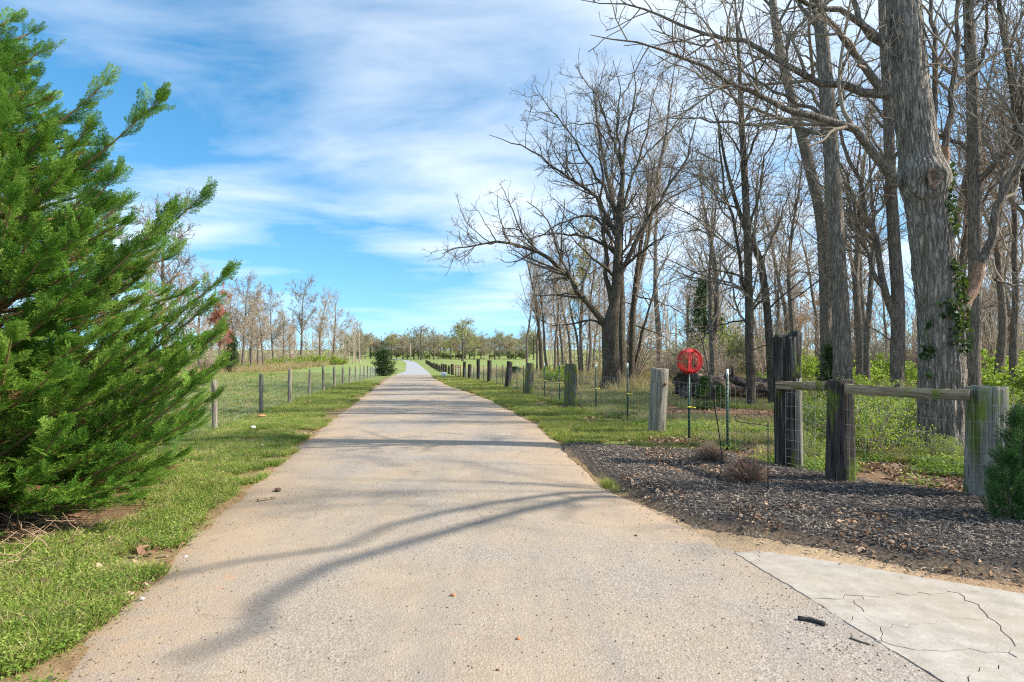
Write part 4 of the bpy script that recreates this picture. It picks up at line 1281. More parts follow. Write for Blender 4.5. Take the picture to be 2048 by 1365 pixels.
# ------------------------------------------------------------------ the big evergreen at the left
def spray_mesh(name, seed, mat, nside=9, nsub=5, curl=.12):
    """a flat feathery spray, 1 long, along +X"""
    rng = np.random.default_rng(seed)
    V = []; Fq = []

    def blade(p, d, L, w, up):
        s = np.cross(d, up); s = s / (np.linalg.norm(s) + 1e-9)
        i = len(V)
        V.extend([p, p + d * L * .45 + s * w, p + d * L, p + d * L * .45 - s * w]); Fq.append((i, i + 1, i + 2, i + 3))
    up = np.array([0, 0, 1.0])
    ax = lambda t: np.array([t, .05 * math.sin(t * 3 + seed), curl * (t - .3) ** 2 - .1 * curl])
    for t in np.linspace(0, .9, 10):
        blade(ax(t), norm(ax(t + .1) - ax(t)), .13, .010, up)
    for k in range(nside * 2):
        s = 1 if k % 2 else -1
        t = .06 + .9 * k / (nside * 2) + rng.uniform(-.01, .01)
        L = (.31 * (1 - t) ** .8 + .07) * rng.uniform(.8, 1.15)
        a = math.radians(rng.uniform(34, 50)) * s
        d = np.array([math.cos(a), math.sin(a), rng.uniform(-.14, .28)]); d /= np.linalg.norm(d)
        p0 = ax(t)
        nn = max(3, int(nsub * L / .3) + 2)
        for j in range(nn):
            u_ = (j + .5) / nn
            p = p0 + d * L * u_ + np.array([0, 0, .06 * L * math.sin(u_ * 3)])
            for s2 in (1, -1):
                a2 = a + s2 * math.radians(rng.uniform(22, 42))
                d2 = np.array([math.cos(a2), math.sin(a2), d[2] + rng.uniform(-.25, .3)]); d2 /= np.linalg.norm(d2)
                blade(p, d2, (.13 * (1 - .45 * u_)) * rng.uniform(.75, 1.2), .013, up + rng.normal(0, .5, 3))
        blade(p0 + d * L * .75, d, L * .35, .012, up)
    return mesh_np(name, np.array(V), [np.array(Fq)], mat)


m = M('cypress_foliage')
r = m.rand(); isl = m.island(); nn = m.noise(m.pos(), 2.2, 3)
f = m.math('ADD', m.math('MULTIPLY', r, .4), m.math('ADD', m.math('MULTIPLY', isl, .25), m.math('MULTIPLY', nn, .4)))
c = m.ramp(f, [(.20, (.04, .12, .025)), (.40, (.10, .235, .032)), (.60, (.21, .37, .05)), (.82, (.38, .51, .10))])
CYP = m.leaf(c, .38, .5, m.mix(.3, c, (.25, .42, .03)))
m = M('arborvitae_foliage')
f = m.math('ADD', m.math('MULTIPLY', m.rand(), .6), m.math('MULTIPLY', m.island(), .4))
c = m.ramp(f, [(.2, (.02, .06, .022)), (.55, (.05, .13, .03)), (.85, (.11, .22, .05))])
ARB = m.leaf(c, .2, .5)
sprays2 = make_protos('spray_dark', [spray_mesh('spray_d%d' % i, 60 + i, ARB, 7, 4, .2) for i in range(3)])
DEAD = mat_leaf('dead_sprays', [(.2, (.20, .11, .05)), (.8, (.38, .24, .12))], .2)
sprays = make_protos('spray', [spray_mesh('spray_%d' % i, 50 + i, CYP if i < 3 else DEAD, 9, 5, .15 + .1 * (i % 3)) for i in range(4)])

CB = np.array([-4.95, 5.35, -.05])
cedar = thing('cypress_tree', 'large feathery green cypress filling the left edge of the picture', 'evergreen', tuple(CB))
b = Bag(); b.tube([(0, 0, 0), (.03, .02, 1.5), (-.02, 0, 3.0), (.02, 0, 4.6)], [.13, .10, .06, .01], 14)
link('trunk', b.mesh('trunk', mat_bark('cypress_bark', (.16, .09, .06), (.32, .21, .14)), True), cedar)
rng = np.random.default_rng(61)
PZ = np.array([0, .3, .9, 1.5, 2.3, 3.0, 3.6, 4.2, 4.8, 5.3]); PR = np.array([1.4, 1.68, 1.92, 1.92, 1.66, 1.24, .82, .40, .12, .03])
br = []
nbr = 440
for i in range(nbr):
    zt = 4.6 * (i + .5) / nbr
    az = i * 2.39996 + rng.uniform(-.3, .3)
    rt = float(np.interp(zt, PZ, PR)) * rng.uniform(.72, 1.08)
    rise = rt * rng.uniform(.25, .75)
    z0 = max(.12, zt - rise)
    dirv = np.array([math.cos(az), math.sin(az), 0])
    p1 = np.array([0, 0, z0]); p3 = dirv * rt + np.array([0, 0, zt])
    p2 = dirv * rt * .55 + np.array([0, 0, z0 + (zt - z0) * .45])
    br.append(np.array([p1, p2, p3]))
for px, py, d in ((326, 194, 5.2), (214, 165, 5.3), (238, 345, 5.0), (416, 384, 5.2), (462, 540, 5.2), (452, 655, 5.1), (447, 724, 5.0), (395, 835, 4.9), (88, 98, 5.4), (62, 66, 5.5),
                  (20, 40, 5.4), (300, 960, 4.75), (430, 600, 5.4), (350, 420, 5.0), (180, 250, 4.9), (400, 690, 5.3), (270, 1000, 4.6)):
    tip = at(px, py, d) - CB
    z0 = max(.15, tip[2] - .58 * np.hypot(tip[0], tip[1]))
    br.append(np.array([[0, 0, z0], tip * np.array([.55, .55, 0]) + np.array([0, 0, z0 + (tip[2] - z0) * .40]), tip]))
bag = Bag(); PP = []; EE = []; SS = []
for q in br:
    C = resample(q, 26)
    L = np.linalg.norm(C[-1] - C[0])
    bag.tube(C, np.linspace(.022, .004, 26), 4, False)
    T = norm(np.gradient(C, axis=0))
    n = max(8, int(L / .040))
    t = .12 + .88 * rng.random(n) ** .7
    t[:3] = (.97, .985, .99)
    k = np.minimum((t * 25).astype(int), 25)
    tan = T[k]; side = norm(np.cross(tan, np.array([0, 0, 1.0]))); upv = np.cross(side, tan)
    sg = rng.choice([-1, 1], n)[:, None]
    th = np.radians(rng.uniform(15, 50, n))[:, None] * (1 - .75 * (t[:, None] > .95))
    roll = rng.normal(0, .5, n)[:, None]
    lat = norm(side * np.cos(roll) + upv * np.sin(roll) * 1.0) * sg
    X = norm(tan * np.cos(th) + lat * np.sin(th) + np.array([0, 0, .12]) + rng.normal(0, .08, (n, 3)))
    Zv = norm(upv + rng.normal(0, .45, (n, 3))); Zv = norm(Zv - (Zv * X).sum(1, keepdims=True) * X)
    Yv = np.cross(Zv, X)
    PP.append(C[k] + rng.normal(0, .012, (n, 3))); EE.append(euler_from(X, Yv, Zv)); SS.append(rng.uniform(.16, .33, n) * (1.05 - .35 * t) * (.8 + .2 * min(1, L)))
PP = np.concatenate(PP); EE = np.concatenate(EE); SS = np.concatenate(SS)
ok = PP[:, 2] > .14 + .12 * rng.random(len(PP))
cyb = link('branches', bag.mesh('branches', mat_twig('cypress_twigs', (.20, .11, .06), (.36, .22, .12)), True), cedar)
fo = scatter('foliage', PP[ok], EE[ok], SS[ok], rng.choice(4, ok.sum(), p=[.33, .33, .32, .02]), sprays, cyb)
tag(fo, kind='stuff')
# dead twigs under its skirt
rng = np.random.default_rng(62)
n = 240
x = rng.uniform(-5.2, -3.3, n); y = rng.uniform(3.9, 5.2, n)
P0 = np.stack([x, y, gz(x, y)], 1); dr = norm(np.stack([rng.normal(0, 1, n), rng.normal(-.4, 1, n), rng.uniform(.05, .7, n)], 1))
t = np.linspace(0, 1, 5)[None, :, None]
P = P0[:, None] + dr[:, None] * t * rng.uniform(.12, .45, n)[:, None, None] + rng.normal(0, .02, (n, 5, 3))
P[:, :, 2] = np.maximum(P[:, :, 2], gz(P[:, :, 0], P[:, :, 1]) + .004)
V, Q = tubes(P, np.repeat(np.linspace(.006, .002, 5)[None], n, 0), 4)
tw = link('dead_twigs', mesh_np('dead_twigs', V, [Q], mat_twig('dead_twig_wood', (.24, .15, .09), (.45, .32, .21)), True))
tag(tw, 'tangle of dead brown twigs on the soil under the cypress skirt', 'twigs', kind='stuff')

# small column evergreen at the right edge
AB = np.array([at(2034, 1056, 4.95)[0], 4.95, 0.03])
arb = thing('young_arborvitae', 'young green column evergreen at the right edge in the mulch bed', 'evergreen', tuple(AB))
bag = Bag(); PP = []; EE = []; SS = []
for (cx, cy, h, w) in ((.08, .05, .98, .16), (-.10, -.02, .62, .12), (.20, -.10, .66, .13), (.26, .1, .85, .14)):
    bag.tube([(cx * .3, cy * .3, 0), (cx, cy, h * .5), (cx, cy, h * .95)], [.016, .011, .004], 6)
    n = int(330 * h)
    z = h * (.08 + .92 * rng.random(n)); a = rng.uniform(0, 2 * PI, n); r = w * np.minimum(1, (1 - z / h) * 2.2 + .12) * np.sqrt(rng.random(n))
    X = norm(np.stack([np.cos(a) * .55, np.sin(a) * .55, np.full(n, 1.0)], 1) + rng.normal(0, .2, (n, 3)))
    Zv = norm(rng.normal(0, 1, (n, 3))); Zv = norm(Zv - (Zv * X).sum(1, keepdims=True) * X)
    PP.append(np.stack([cx + r * np.cos(a), cy + r * np.sin(a), z - .03], 1)); EE.append(euler_from(X, np.cross(Zv, X), Zv)); SS.append(rng.uniform(.08, .16, n))
link('stems', bag.mesh('stems', TWIG_DARK, True), arb)
fo = scatter('foliage', np.concatenate(PP), np.concatenate(EE), np.concatenate(SS), rng.integers(0, 3, sum(map(len, PP))), sprays2, arb)
tag(fo, kind='stuff')

# ------------------------------------------------------------------ fence posts, rails, wire
WOOD_GREY = mat_wood('weathered_grey_wood', (.13, .115, .09), (.27, .245, .20), (.42, .385, .32))
WOOD_MOSS = mat_wood('mossy_wood', (.06, .052, .04), (.14, .125, .095), (.25, .225, .17), .42)
WOOD_DARK = mat_wood('dark_wood', (.022, .018, .017), (.065, .053, .049), (.14, .115, .10), .28)
WOOD_TIE = mat_wood('blackened_tie', (.012, .011, .010), (.045, .041, .036), (.22, .215, .185), .15)
WOOD_LOG = mat_wood('silvered_log', (.10, .09, .075), (.25, .235, .20), (.46, .44, .40), .42)
WOOD_RAIL = mat_wood('rail_wood', (.14, .105, .065), (.30, .24, .155), (.46, .385, .27), .12, (.7, 7, 7))
WOOD_POST = mat_wood('pale_round_post', (.15, .13, .10), (.27, .235, .185), (.38, .34, .28), .22)


def post_mesh(name, h, r, seed, mat, sides=28, rings=16, groove=.06, square=0.0, topcut=.02, bow=.0):
    rng = np.random.default_rng(seed)
    a = np.arange(sides) / sides * 2 * PI
    zz_ = np.linspace(-.06, h, rings)
    A, Zz = np.meshgrid(a, zz_)
    rad = 1.0 / np.maximum(np.abs(np.cos(A)) ** (2 + 6 * square) + np.abs(np.sin(A)) ** (2 + 6 * square), 1e-6) ** (1 / (2 + 6 * square))
    g = (np.abs(np.sin(A * 6 + seed + 1.1 * np.sin(A * 3 + seed) + .3 * (Zz - h / 2))) ** .6 - .6) + 1.6 * (fbm(A * 4.5 * np.minimum(1, 1), Zz * .7 + seed, seed, 3) - .5) * np.sin(A / 2) ** .5
    rad = r * rad * (1 + groove * g) * (1 + .05 * np.sin(Zz * 2.1 + seed)) * (1.03 - .06 * Zz / h)
    X = rad * np.cos(A) + bow * np.sin(Zz / h * 2); Y = rad * np.sin(A); Z = Zz.copy()
    Z[-1] += topcut * (fbm(a * 2.4, a * 0 + seed, seed + 2, 3) - .5) * 3 * np.sin(a / 2) ** .3
    V = np.stack([X, Y, Z], -1).reshape(-1, 3)
    I = np.arange(rings * sides).reshape(rings, sides)
    Q = np.stack([I[:-1], np.roll(I[:-1], -1, 1), np.roll(I[1:], -1, 1), I[1:]], -1).reshape(-1, 4)
    top = V[I[-1]]; c1 = top.copy(); c1[:, :2] *= .9; c1[:, 2] += .006; c2 = top.copy(); c2[:, :2] *= .5; c2[:, 2] -= .008
    V = np.vstack([V, c1, c2, [[bow * math.sin(2), 0, h - .012]]])
    J = np.arange(sides) + rings * sides; Kk = J + sides; cc = rings * sides + 2 * sides
    Q2 = np.vstack([np.stack([I[-1], np.roll(I[-1], -1), np.roll(J, -1), J], 1), np.stack([J, np.roll(J, -1), np.roll(Kk, -1), Kk], 1)])
    T3 = np.stack([Kk, np.roll(Kk, -1), np.full(sides, cc)], 1)
    return mesh_np(name, V, [np.vstack([Q, Q2]), T3], mat, True)


def put(o, x, y, dz=0.0, rx=0.0, ry=0.0, rz=0.0):
    o.location = (x, y, float(gz(x, y)) + dz); o.rotation_euler = (rx, ry, rz)
    return o


# left fence: evenly spaced round posts
rng = np.random.default_rng(71)
LPX = []
protoL = [post_mesh('fence_post', 1.2, .056, 400 + i, WOOD_POST, 16, 8, .03) for i in range(4)]
for i in range(22):
    d = 12.2 + 3.66 * i
    x = -.1722 * d - 4.27
    o = link('fence_post', protoL[i % 4])
    put(o, x, d, 0, rng.normal(0, .02), rng.normal(0, .03), rng.uniform(0, 6))
    k_ = rng.uniform(.82, 1.2)
    o.scale = (k_, k_, rng.uniform(.93, 1.03) * (.96 if i == 0 else 1))
    tag(o, '%s round wooden post of the left wire fence counting from the cypress' % ORD[i], 'fence post', 'round posts of the left fence')
    LPX.append((x, d))

# right fence: thick old posts
RP = [(1313, 11.15, 1.27, .165, WOOD_GREY, 'thick pale grey round post nearest on the right fence, with a knot'),
      (1141, 17.6, 1.34, .185, WOOD_MOSS, 'thick green mossy post, nearest of the mossy posts on the right fence'),
      (1057, 23.8, 1.37, .18, WOOD_MOSS, 'mossy leaning post, second mossy one along the right fence'),
      (1015, 29.2, 1.37, .155, WOOD_DARK, 'leaning dark wooden post just beyond the second mossy post'),
      (979, 36.0, 1.40, .15, WOOD_DARK, 'dark wooden post, second beyond the two mossy posts'),
      (956.5, 42.3, 1.62, .13, WOOD_DARK, 'tall slim dark post halfway along the right fence'),
      (939, 48.8, 1.32, .15, WOOD_DARK, 'short dark post just past the tall slim one on the right fence'),
      (928, 55, 1.65, .14, WOOD_DARK, 'tall dark post at the near end of the red gate')]
for i, (px, d, h, r, mt, lb) in enumerate(RP):
    o = link('fence_post', post_mesh('fence_post', h, r, 420 + i, mt, 30, 16, .06, .0))
    put(o, (px - 1024) / F * d, d, 0, rng.normal(0, .01), (.05, 0, .05, .09, .0, .0, .02, .03)[i], rng.uniform(0, 6) * 0)
    tag(o, lb, 'fence post', 'thick old posts of the right fence')
m = M('knot'); kn = m.bsdf(m.ramp(m.noise(m.coord('Object'), 30, 4), [(.3, (.10, .04, .02)), (.7, (.26, .12, .06))]), .9)
pA = [o for o in COL.objects if o.get('label', '').startswith('thick pale grey')][0]
b = Bag(); b.tube([(.075, -.15, .98), (.08, -.172, .98), (.082, -.182, .98)], [.034, .03, .012], 14)
link('knot', b.mesh('knot', kn, True), pA)
d = 70.0; i = 0
protoR = [post_mesh('fence_post', 1.35, .17, 440 + i, WOOD_DARK, 14, 6, .04, .2) for i in range(3)]
while d < 235:
    x = -.1722 * d + 4.75
    o = link('fence_post', protoR[i % 3]); put(o, x, d, 0, 0, rng.normal(0, .03), rng.uniform(0, 6)); o.scale = (1, 1, rng.uniform(.88, 1.12))
    tag(o, '%s dark post of the far right fence counting from the red gate' % ORD[i], 'fence post', 'far posts of the right fence')
    d += 6.9; i += 1

# steel T-posts
GREEN_STEEL = flat('green_steel', (.018, .06, .045), .5, 0, .25)
WHITE_TIP = flat('white_paint_tip', (.72, .74, .74), .5, 0, .08)
YELLOW = flat('yellow_plastic', (.75, .62, .03), .45, 0, .1)


def tpost(px, d, h, lb, ins=.62, lean=0.0, tip=True):
    x = (px - 1024) / F * d
    o = thing('steel_t_post', lb, 'fence post', (x, d, float(gz(x, d)) - .03), 'green steel T posts of the right fence')
    o.rotation_euler = (0, lean, rng.uniform(-.3, .3))
    b = Bag(); hb = h - (.13 if tip else 0)
    b.box((0, 0, hb / 2), (.040, .005, hb)); b.box((0, .0185, hb / 2), (.005, .032, hb))
    for k in range(int(hb / .07)):
        b.box((0, -.0055, .12 + k * .07), (.012, .006, .02))
    link('post', b.mesh('post', GREEN_STEEL), o)
    if tip:
        b = Bag(); b.box((0, 0, hb + .066), (.041, .006, .13)); b.box((0, .0185, hb + .066), (.006, .031, .13))
        link('white_tip', b.mesh('white_tip', WHITE_TIP), o)
    if ins:
        b = Bag(); b.box((0, -.012, ins), (.06, .02, .028))
        ic = link('insulator', b.mesh('insulator', YELLOW), o); b = Bag(); b.tube([(.02, -.014, ins), (.07, -.02, ins - .005), (.11, -.024, ins - .012)], [.011, .009, .012], 8)
        link('pin', b.mesh('pin', YELLOW, True), ic)
    return o


TP = [(1455, 9.0, 1.34, 'nearest green steel T post, right of the shepherd hook, no yellow clip', 0), (1378, 10.1, 1.27, 'green steel T post carrying the red wire globe', .63),
      (1255, 13.6, 1.43, 'green steel T post left of the pale grey post, bright yellow clip', .70), (1192, 16.5, 1.41, 'green steel T post midway between pale grey post and first mossy post', .70),
      (1119, 19.9, 1.40, 'green steel T post just left of the first mossy post', .70), (1089, 21.7, 1.37, 'green steel T post midway between the two mossy posts', .70),
      (1047, 25.0, 1.35, 'green steel T post hidden beside the second mossy post', .7), (1034, 26.8, 1.35, 'green steel T post between second mossy post and leaning dark post', .7),
      (1005.5, 31.3, 1.2, 'thin steel post just left of the leaning dark post', 0), (993.5, 33.3, 1.2, 'thin steel post midway between the leaning dark post and next', 0),
      (966.8, 39.0, 1.2, 'thin steel post just right of the tall slim dark post', 0), (947, 45.6, 1.15, 'thin steel post beside the short dark post', 0)]
TPO = [tpost(px, d, h, lb, i, 0, h > 1.25 and px != 1378) for px, d, h, lb, i in TP]

# red wire globe on the T post
RED = flat('red_enamel', (.74, .06, .06), .35, 0, .15)
gx, gd = (1378 - 1024) / F * 10.1, 10.06
globe = thing('red_wire_globe', 'red round wire globe spinner on top of a green steel post', 'garden ornament', (gx, gd, HC - .01))
b = Bag()
a = np.linspace(0, 2 * PI, 49)
for k in range(25):
    ph = k / 25 * PI
    rx_ = .205 * abs(math.cos(ph)) + .02
    b.tube(np.stack([rx_ * np.cos(a), .15 * math.sin(ph) * np.cos(a), .225 * np.sin(a)], 1), .0055, 5, False)
for k in range(5):
    s = 1 - .08 * k
    b.tube(np.stack([.205 * s * np.cos(a), np.full(49, -.02 * k + .03), .225 * s * np.sin(a)], 1), .004, 5, False)
link('wire_rings', b.mesh('wire_rings', RED, True), globe)
t = np.linspace(-1, 1, 30); w = .040 - .012 * np.cos(t * 3); tw_ = t * .12 + .25
V = np.concatenate([np.stack([s * w * np.cos(tw_), s * w * np.sin(tw_) - .02, t * .21], 1) for s in (-1, 1)])
Q = [[i, i + 1, 31 + i, 30 + i] for i in range(29)]
link('twisted_ribbon', mesh_np('twisted_ribbon', V, [np.array(Q)], RED, True), globe)
for zc in (.185, -.19):
    b = Bag(); aa = np.linspace(0, 2 * PI, 24, endpoint=False)
    V = np.concatenate([np.stack([r_ * np.cos(aa), r_ * .72 * np.sin(aa) + 0, np.full(24, zc + (np.sign(zc) * (.035 if r_ < .03 else (.02 if r_ < .07 else -.01))))], 1) for r_ in (.125, .07, .01)])
    I = np.arange(72).reshape(3, 24)
    link('cap_dish', mesh_np('cap_dish', V, [np.stack([I[:-1], np.roll(I[:-1], -1, 1), np.roll(I[1:], -1, 1), I[1:]], -1).reshape(-1, 4)], RED, True), globe)
b = Bag(); b.tube([(0, .02, -.30), (0, .02, -.20)], .009, 8)
link('stem', b.mesh('stem', WHITE_TIP, True), globe)

# shepherd hook and wire flag holder
IRON = flat('black_iron', (.025, .025, .028), .45, .4)
P = [at(1447, 941, 7.57), at(1440, 880, 7.57), at(1425, 790, 7.57), at(1409, 705, 7.57), at(1404, 682, 7.57), at(1397, 668, 7.57), at(1387, 662, 7.57), at(1378, 664, 7.57), at(1373, 669, 7.57), at(1371, 665, 7.57)]
P[0][2] = -.1
hk = thing('shepherd_hook', 'thin black iron shepherd hook leaning left over the mulch bed', 'garden hook', tuple(P[0]))
b = Bag(); b.tube(resample(np.array(P), 60) - P[0], .0075, 8); link('rod', b.mesh('rod', IRON, True), hk)
fb = at(1536, 1000, 5.94); fb[2] = .02
fh = thing('flag_holder', 'thin bent wire garden flag holder standing in the mulch', 'flag holder', tuple(fb))
b = Bag(); b.tube(np.array([(0, 0, -.05), (0, 0, .4), (0, 0, .79)]), .005, 6); link('pole', b.mesh('pole', IRON, True), fh)
arm = [at(p, q, 5.94) for p, q in ((1552, 870), (1558, 862), (1554, 853), (1545, 853), (1520, 850), (1490, 846), (1474, 843), (1470, 836), (1474, 832), (1482, 838))]
b = Bag(); b.tube(resample(np.array(arm), 50) - fb, .004, 6); link('arm', b.mesh('arm', IRON, True), fh)

# log rail at the end of the fence
p1 = gp(1572, 942)
g1 = thing('twisted_gatepost', 'tall black split railroad-tie gatepost with jagged top', 'fence post', (p1[0], p1[1], .03))
rng = np.random.default_rng(81)
link('lower_shaft', post_mesh('lower_shaft', 1.20, .115, 451, WOOD_TIE, 40, 20, .16, .5, .02), g1)
up_ = link('upper_block', post_mesh('upper_block', .60, .142, 452, WOOD_TIE, 44, 16, .24, .45, .10), g1); up_.location = (.01, .02, 1.17)
sl = link('split_slab', post_mesh('split_slab', 1.18, .042, 453, WOOD_GREY, 16, 14, .15, .2, .05)); sl.parent = g1; sl.location = (.125, -.10, 0); sl.rotation_euler = (0, -.02, 0)
sb = link('split_slab', post_mesh('split_slab', 1.15, .05, 454, WOOD_DARK, 16, 14, .15, .2, .05)); sb.parent = g1; sb.location = (.155, .03, 0)
p2 = gp(1681, 972)
g2 = thing('rail_post', 'dark brown squared post carrying both rails', 'fence post', (p2[0], p2[1], .03))
link('shaft', post_mesh('shaft', 1.20, .132, 455, WOOD_DARK, 40, 20, .05, .25, .015), g2)
p3 = gp(1973, 1006)
g3 = thing('log_post', 'massive silver-grey round log post at the right end of the rail', 'fence post', (p3[0], p3[1], .03))
link('shaft', post_mesh('shaft', 1.155, .172, 456, WOOD_LOG, 60, 30, .07, .05, .012), g3)


def rail(name, label, a, b_, hgt, th, seed):
    a = np.array(a); b_ = np.array(b_)
    c = (a + b_) / 2; L = np.linalg.norm(b_ - a)
    n = 24; t = np.linspace(-.5, .5, n)
    sec = np.array([(-.5, -.46), (-.44, -.5), (.44, -.5), (.5, -.46), (.5, .46), (.44, .5), (-.44, .5), (-.5, .46)])
    rg = np.random.default_rng(seed)
    V = np.zeros((n, 8, 3)); V[:, :, 0] = (t * L)[:, None]
    V[:, :, 1] = sec[:, 0] * th; V[:, :, 2] = sec[:, 1] * hgt
    V[1:-1, :, 1:] += rg.normal(0, .003, (n - 2, 8, 2)); V[:, :, 2] -= (.010 * (1 - (2 * t) ** 2))[:, None]
    I = np.arange(n * 8).reshape(n, 8)
    Q = np.stack([I[:-1], np.roll(I[:-1], -1, 1), np.roll(I[1:], -1, 1), I[1:]], -1).reshape(-1, 4)
    me = mesh_np(name, V.reshape(-1, 3), [Q, np.array([I[0][::-1], I[-1]])], WOOD_RAIL)
    o = link(name, me); o.location = c
    dv = Vector(b_ - a).normalized()
    o.rotation_euler = dv.to_track_quat('X', 'Z').to_euler()
    return tag(o, label, 'rail')


rail('top_rail', 'short weathered rail from the tall black gatepost to the squared post', at(1556, 770, 7.38), at(1654, 771, 6.72), .100, .09, 1)
rail('top_rail', 'long weathered rail from the squared post to the massive log post', at(1690, 777, 6.43), at(1940, 790, 5.75), .105, .11, 2)

# woven wire
WIRE = flat('galvanised_wire', (.42, .43, .44), .4, .6, .1)


def wire_fence(name, label, pts, heights, step, r, seed=1, tone=WIRE):
    pts = np.array(pts); rg = np.random.default_rng(seed)
    Lc = np.concatenate([[0], np.cumsum(np.linalg.norm(np.diff(pts, axis=0), axis=1))])
    s = np.arange(0, Lc[-1], step)
    x = np.interp(s, Lc, pts[:, 0]); y = np.interp(s, Lc, pts[:, 1]); z = gz(x, y)
    rr_ = r * np.maximum(1, y / 16) ** .5
    o = thing(name, label, 'wire fence', (x[0], y[0], z[0])); o0 = np.array([x[0], y[0], z[0]])
    b = Bag(); H = np.array(heights)
    sag = .012 * np.sin(s * 2.1)
    P = np.stack([np.stack([x, y, z + h + sag * (.4 + h) + rg.normal(0, .003, len(s))], 1) for h in H])
    V, Q = tubes(P - o0, np.repeat(rr_[None], len(H), 0), 3); b.add(V, Q)
    link('line_wires', b.mesh('line_wires', tone), o)
    b = Bag()
    P = np.stack([np.stack([x + rg.normal(0, .004, len(s)), y, z + H[0] + (H[-1] - H[0]) * u_ + sag * .6], 1) for u_ in (0, .5, 1)], 1)
    V, Q = tubes(P - o0, np.repeat(rr_[:, None] * .8, 3, 1), 3); b.add(V, Q)
    link('stay_wires', b.mesh('stay_wires', tone), o)
    return o


wire_fence('woven_wire_fence', 'woven wire mesh strung across the front of the log rail posts', [(p1[0] - .1, p1[1] - .2), (p2[0], p2[1] - .185), (p3[0], p3[1] - .24), (p3[0] + 1.5, p3[1] - .5)],
           [.05, .13, .22, .32, .43, .56, .70, .86, 1.03], .155, .0016, 3)
rf = [(-.1722 * d + 4.75 + .07, d) for d in (8.6, 9.0, 10.1, 11.2, 13.6, 17.6, 23.8, 29, 36, 42, 48.8, 55)]
rf[0] = (p1[0] - .2, p1[1])
wire_fence('woven_wire_fence', 'long woven wire fence along the right-hand posts', rf, [.06, .16, .27, .40, .54, .70, .87, 1.05], .16, .0017, 4)
lf = [(-.1722 * d - 4.27 - .07, d) for d in (8.6, 12.2, 20, 30, 40, 50, 70, 88)]
wire_fence('woven_wire_fence', 'woven wire fence along the round posts of the left field', lf, [.06, .16, .27, .40, .54, .70, .87, 1.02], .16, .0018, 5, flat('pale_wire', (.5, .56, .52), .4, .4, .1))

# red pipe gate
GR = flat('red_gate_paint', (.22, .06, .05), .5, 0, .3); GWm = flat('galvanised_bar', (.62, .62, .62), .45, .2, .1)
ga = np.array([-.1722 * 57.2 + 4.72, 57.2]); gb = np.array([-.1722 * 63 + 4.62, 63.0])
gz0 = float(gz(*((ga + gb) / 2)))
gate = thing('pipe_gate', 'red and grey tubular farm gate in the right fence', 'gate', (ga[0], ga[1], gz0))
L2 = gb - ga
for k, h in enumerate(np.linspace(.14, 1.24, 7)):
    b = Bag(); b.tube([(0, 0, h), (L2[0], L2[1], h)], .028, 8); link('bar', b.mesh('bar', GWm if k in (1, 2, 3, 4) else GR, True), gate)
for t in (0, .33, .66, 1):
    b = Bag(); b.tube([(L2[0] * t - .04, L2[1] * t - .03, .08), (L2[0] * t - .04, L2[1] * t - .03, 1.32)], .04 if t in (0, 1) else .025, 8); link('upright', b.mesh('upright', GR, True), gate)
# small white sign on the verge
sx, sd = (887.5 - 1024) / F * 54, 54.0
sg = thing('verge_sign', 'small tilted white sign board on the right verge before the red gate', 'sign', (sx, sd, float(gz(sx, sd))))
b = Bag(); R3 = np.array(Matrix.Rotation(math.radians(6), 3, 'Y')); b.box((0, 0, .36), (.52, .02, .40), R3); link('board', b.mesh('board', flat('white_board', (.80, .82, .84), .4, 0, .03)), sg)
bd = sg.children[0]
for k, (zz_, w_) in enumerate(((.45, .34), (.37, .40), (.29, .26))):
    b = Bag(); b.box((0, -.0125, zz_), (w_, .003, .03), None); link('faded_line', b.mesh('faded_line', flat('faded_ink', (.42, .48, .56), .6)), bd)
for s in (-.17, .17):
    b = Bag(); b.box((s, .016, .15), (.012, .012, .42)); link('stake', b.mesh('stake', IRON), sg)
# pale utility pole by the far bend
ux, ud = (821 - 1024) / F * 300, 300.0
up_ = thing('utility_pole', 'thin pale utility pole near the far bend of the drive', 'pole', (ux, ud, float(gz(ux, ud)) - .2))
b = Bag(); b.tube([(0, 0, 0), (0, 0, 9.5)], [.19, .13], 8); link('pole', b.mesh('pole', flat('pale_pole', (.42, .38, .32), .9), True), up_)
b = Bag(); b.box((0, -.16, 8.9), (2.0, .12, .14)); link('crossarm', b.mesh('crossarm', BARK_GREY), up_)

# fallen log
rng = np.random.default_rng(91)
la = at(1362, 770, 19.0); lb_ = at(1560, 800, 21.5)
lo = thing('fallen_log', 'huge dark fallen trunk with a rotten broken end lying behind the fence', 'log', (la[0], la[1], float(gz(la[0], la[1]))))
ctr = np.stack([np.linspace(0, lb_[0] - la[0], 36), np.linspace(0, 2.5, 36), np.linspace(.62, .34, 36)], 1)
ctr[:, 2] += .04 * np.sin(np.arange(36) * .5)
V, Q = tubes(ctr[None], (np.linspace(.43, .34, 36))[None], 36)
V = V.reshape(36, 36, 3)
A_, B_ = np.meshgrid(np.arange(36) / 36 * 2 * PI, np.arange(36) * .12)
V = ctr[:, None] + (V - ctr[:, None]) * (1 + .30 * (fbm(np.cos(A_) * 2 + 3, np.sin(A_) * 2 + B_, 6, 4, .6) - .5) + .05 * np.sin(A_ * 11))[..., None]
V[0] += (rng.normal(0, .09, (36, 1))) * np.array([1, 0, .3]); V[1] += rng.normal(0, .03, (36, 3))
m = M('rotten_bark'); n = m.noise(m.coord('Object', (1.2, 3, 3)), 3, 6, .7, .5)
rot = m.bsdf(m.ramp(n, [(.3, (.015, .012, .011)), (.45, (.055, .042, .035)), (.58, (.19, .145, .115)), (.72, (.33, .255, .20))]), .9, n, 1.0, .08)
link('trunk', mesh_np('trunk', V.reshape(-1, 3), [Q], rot, True), lo)
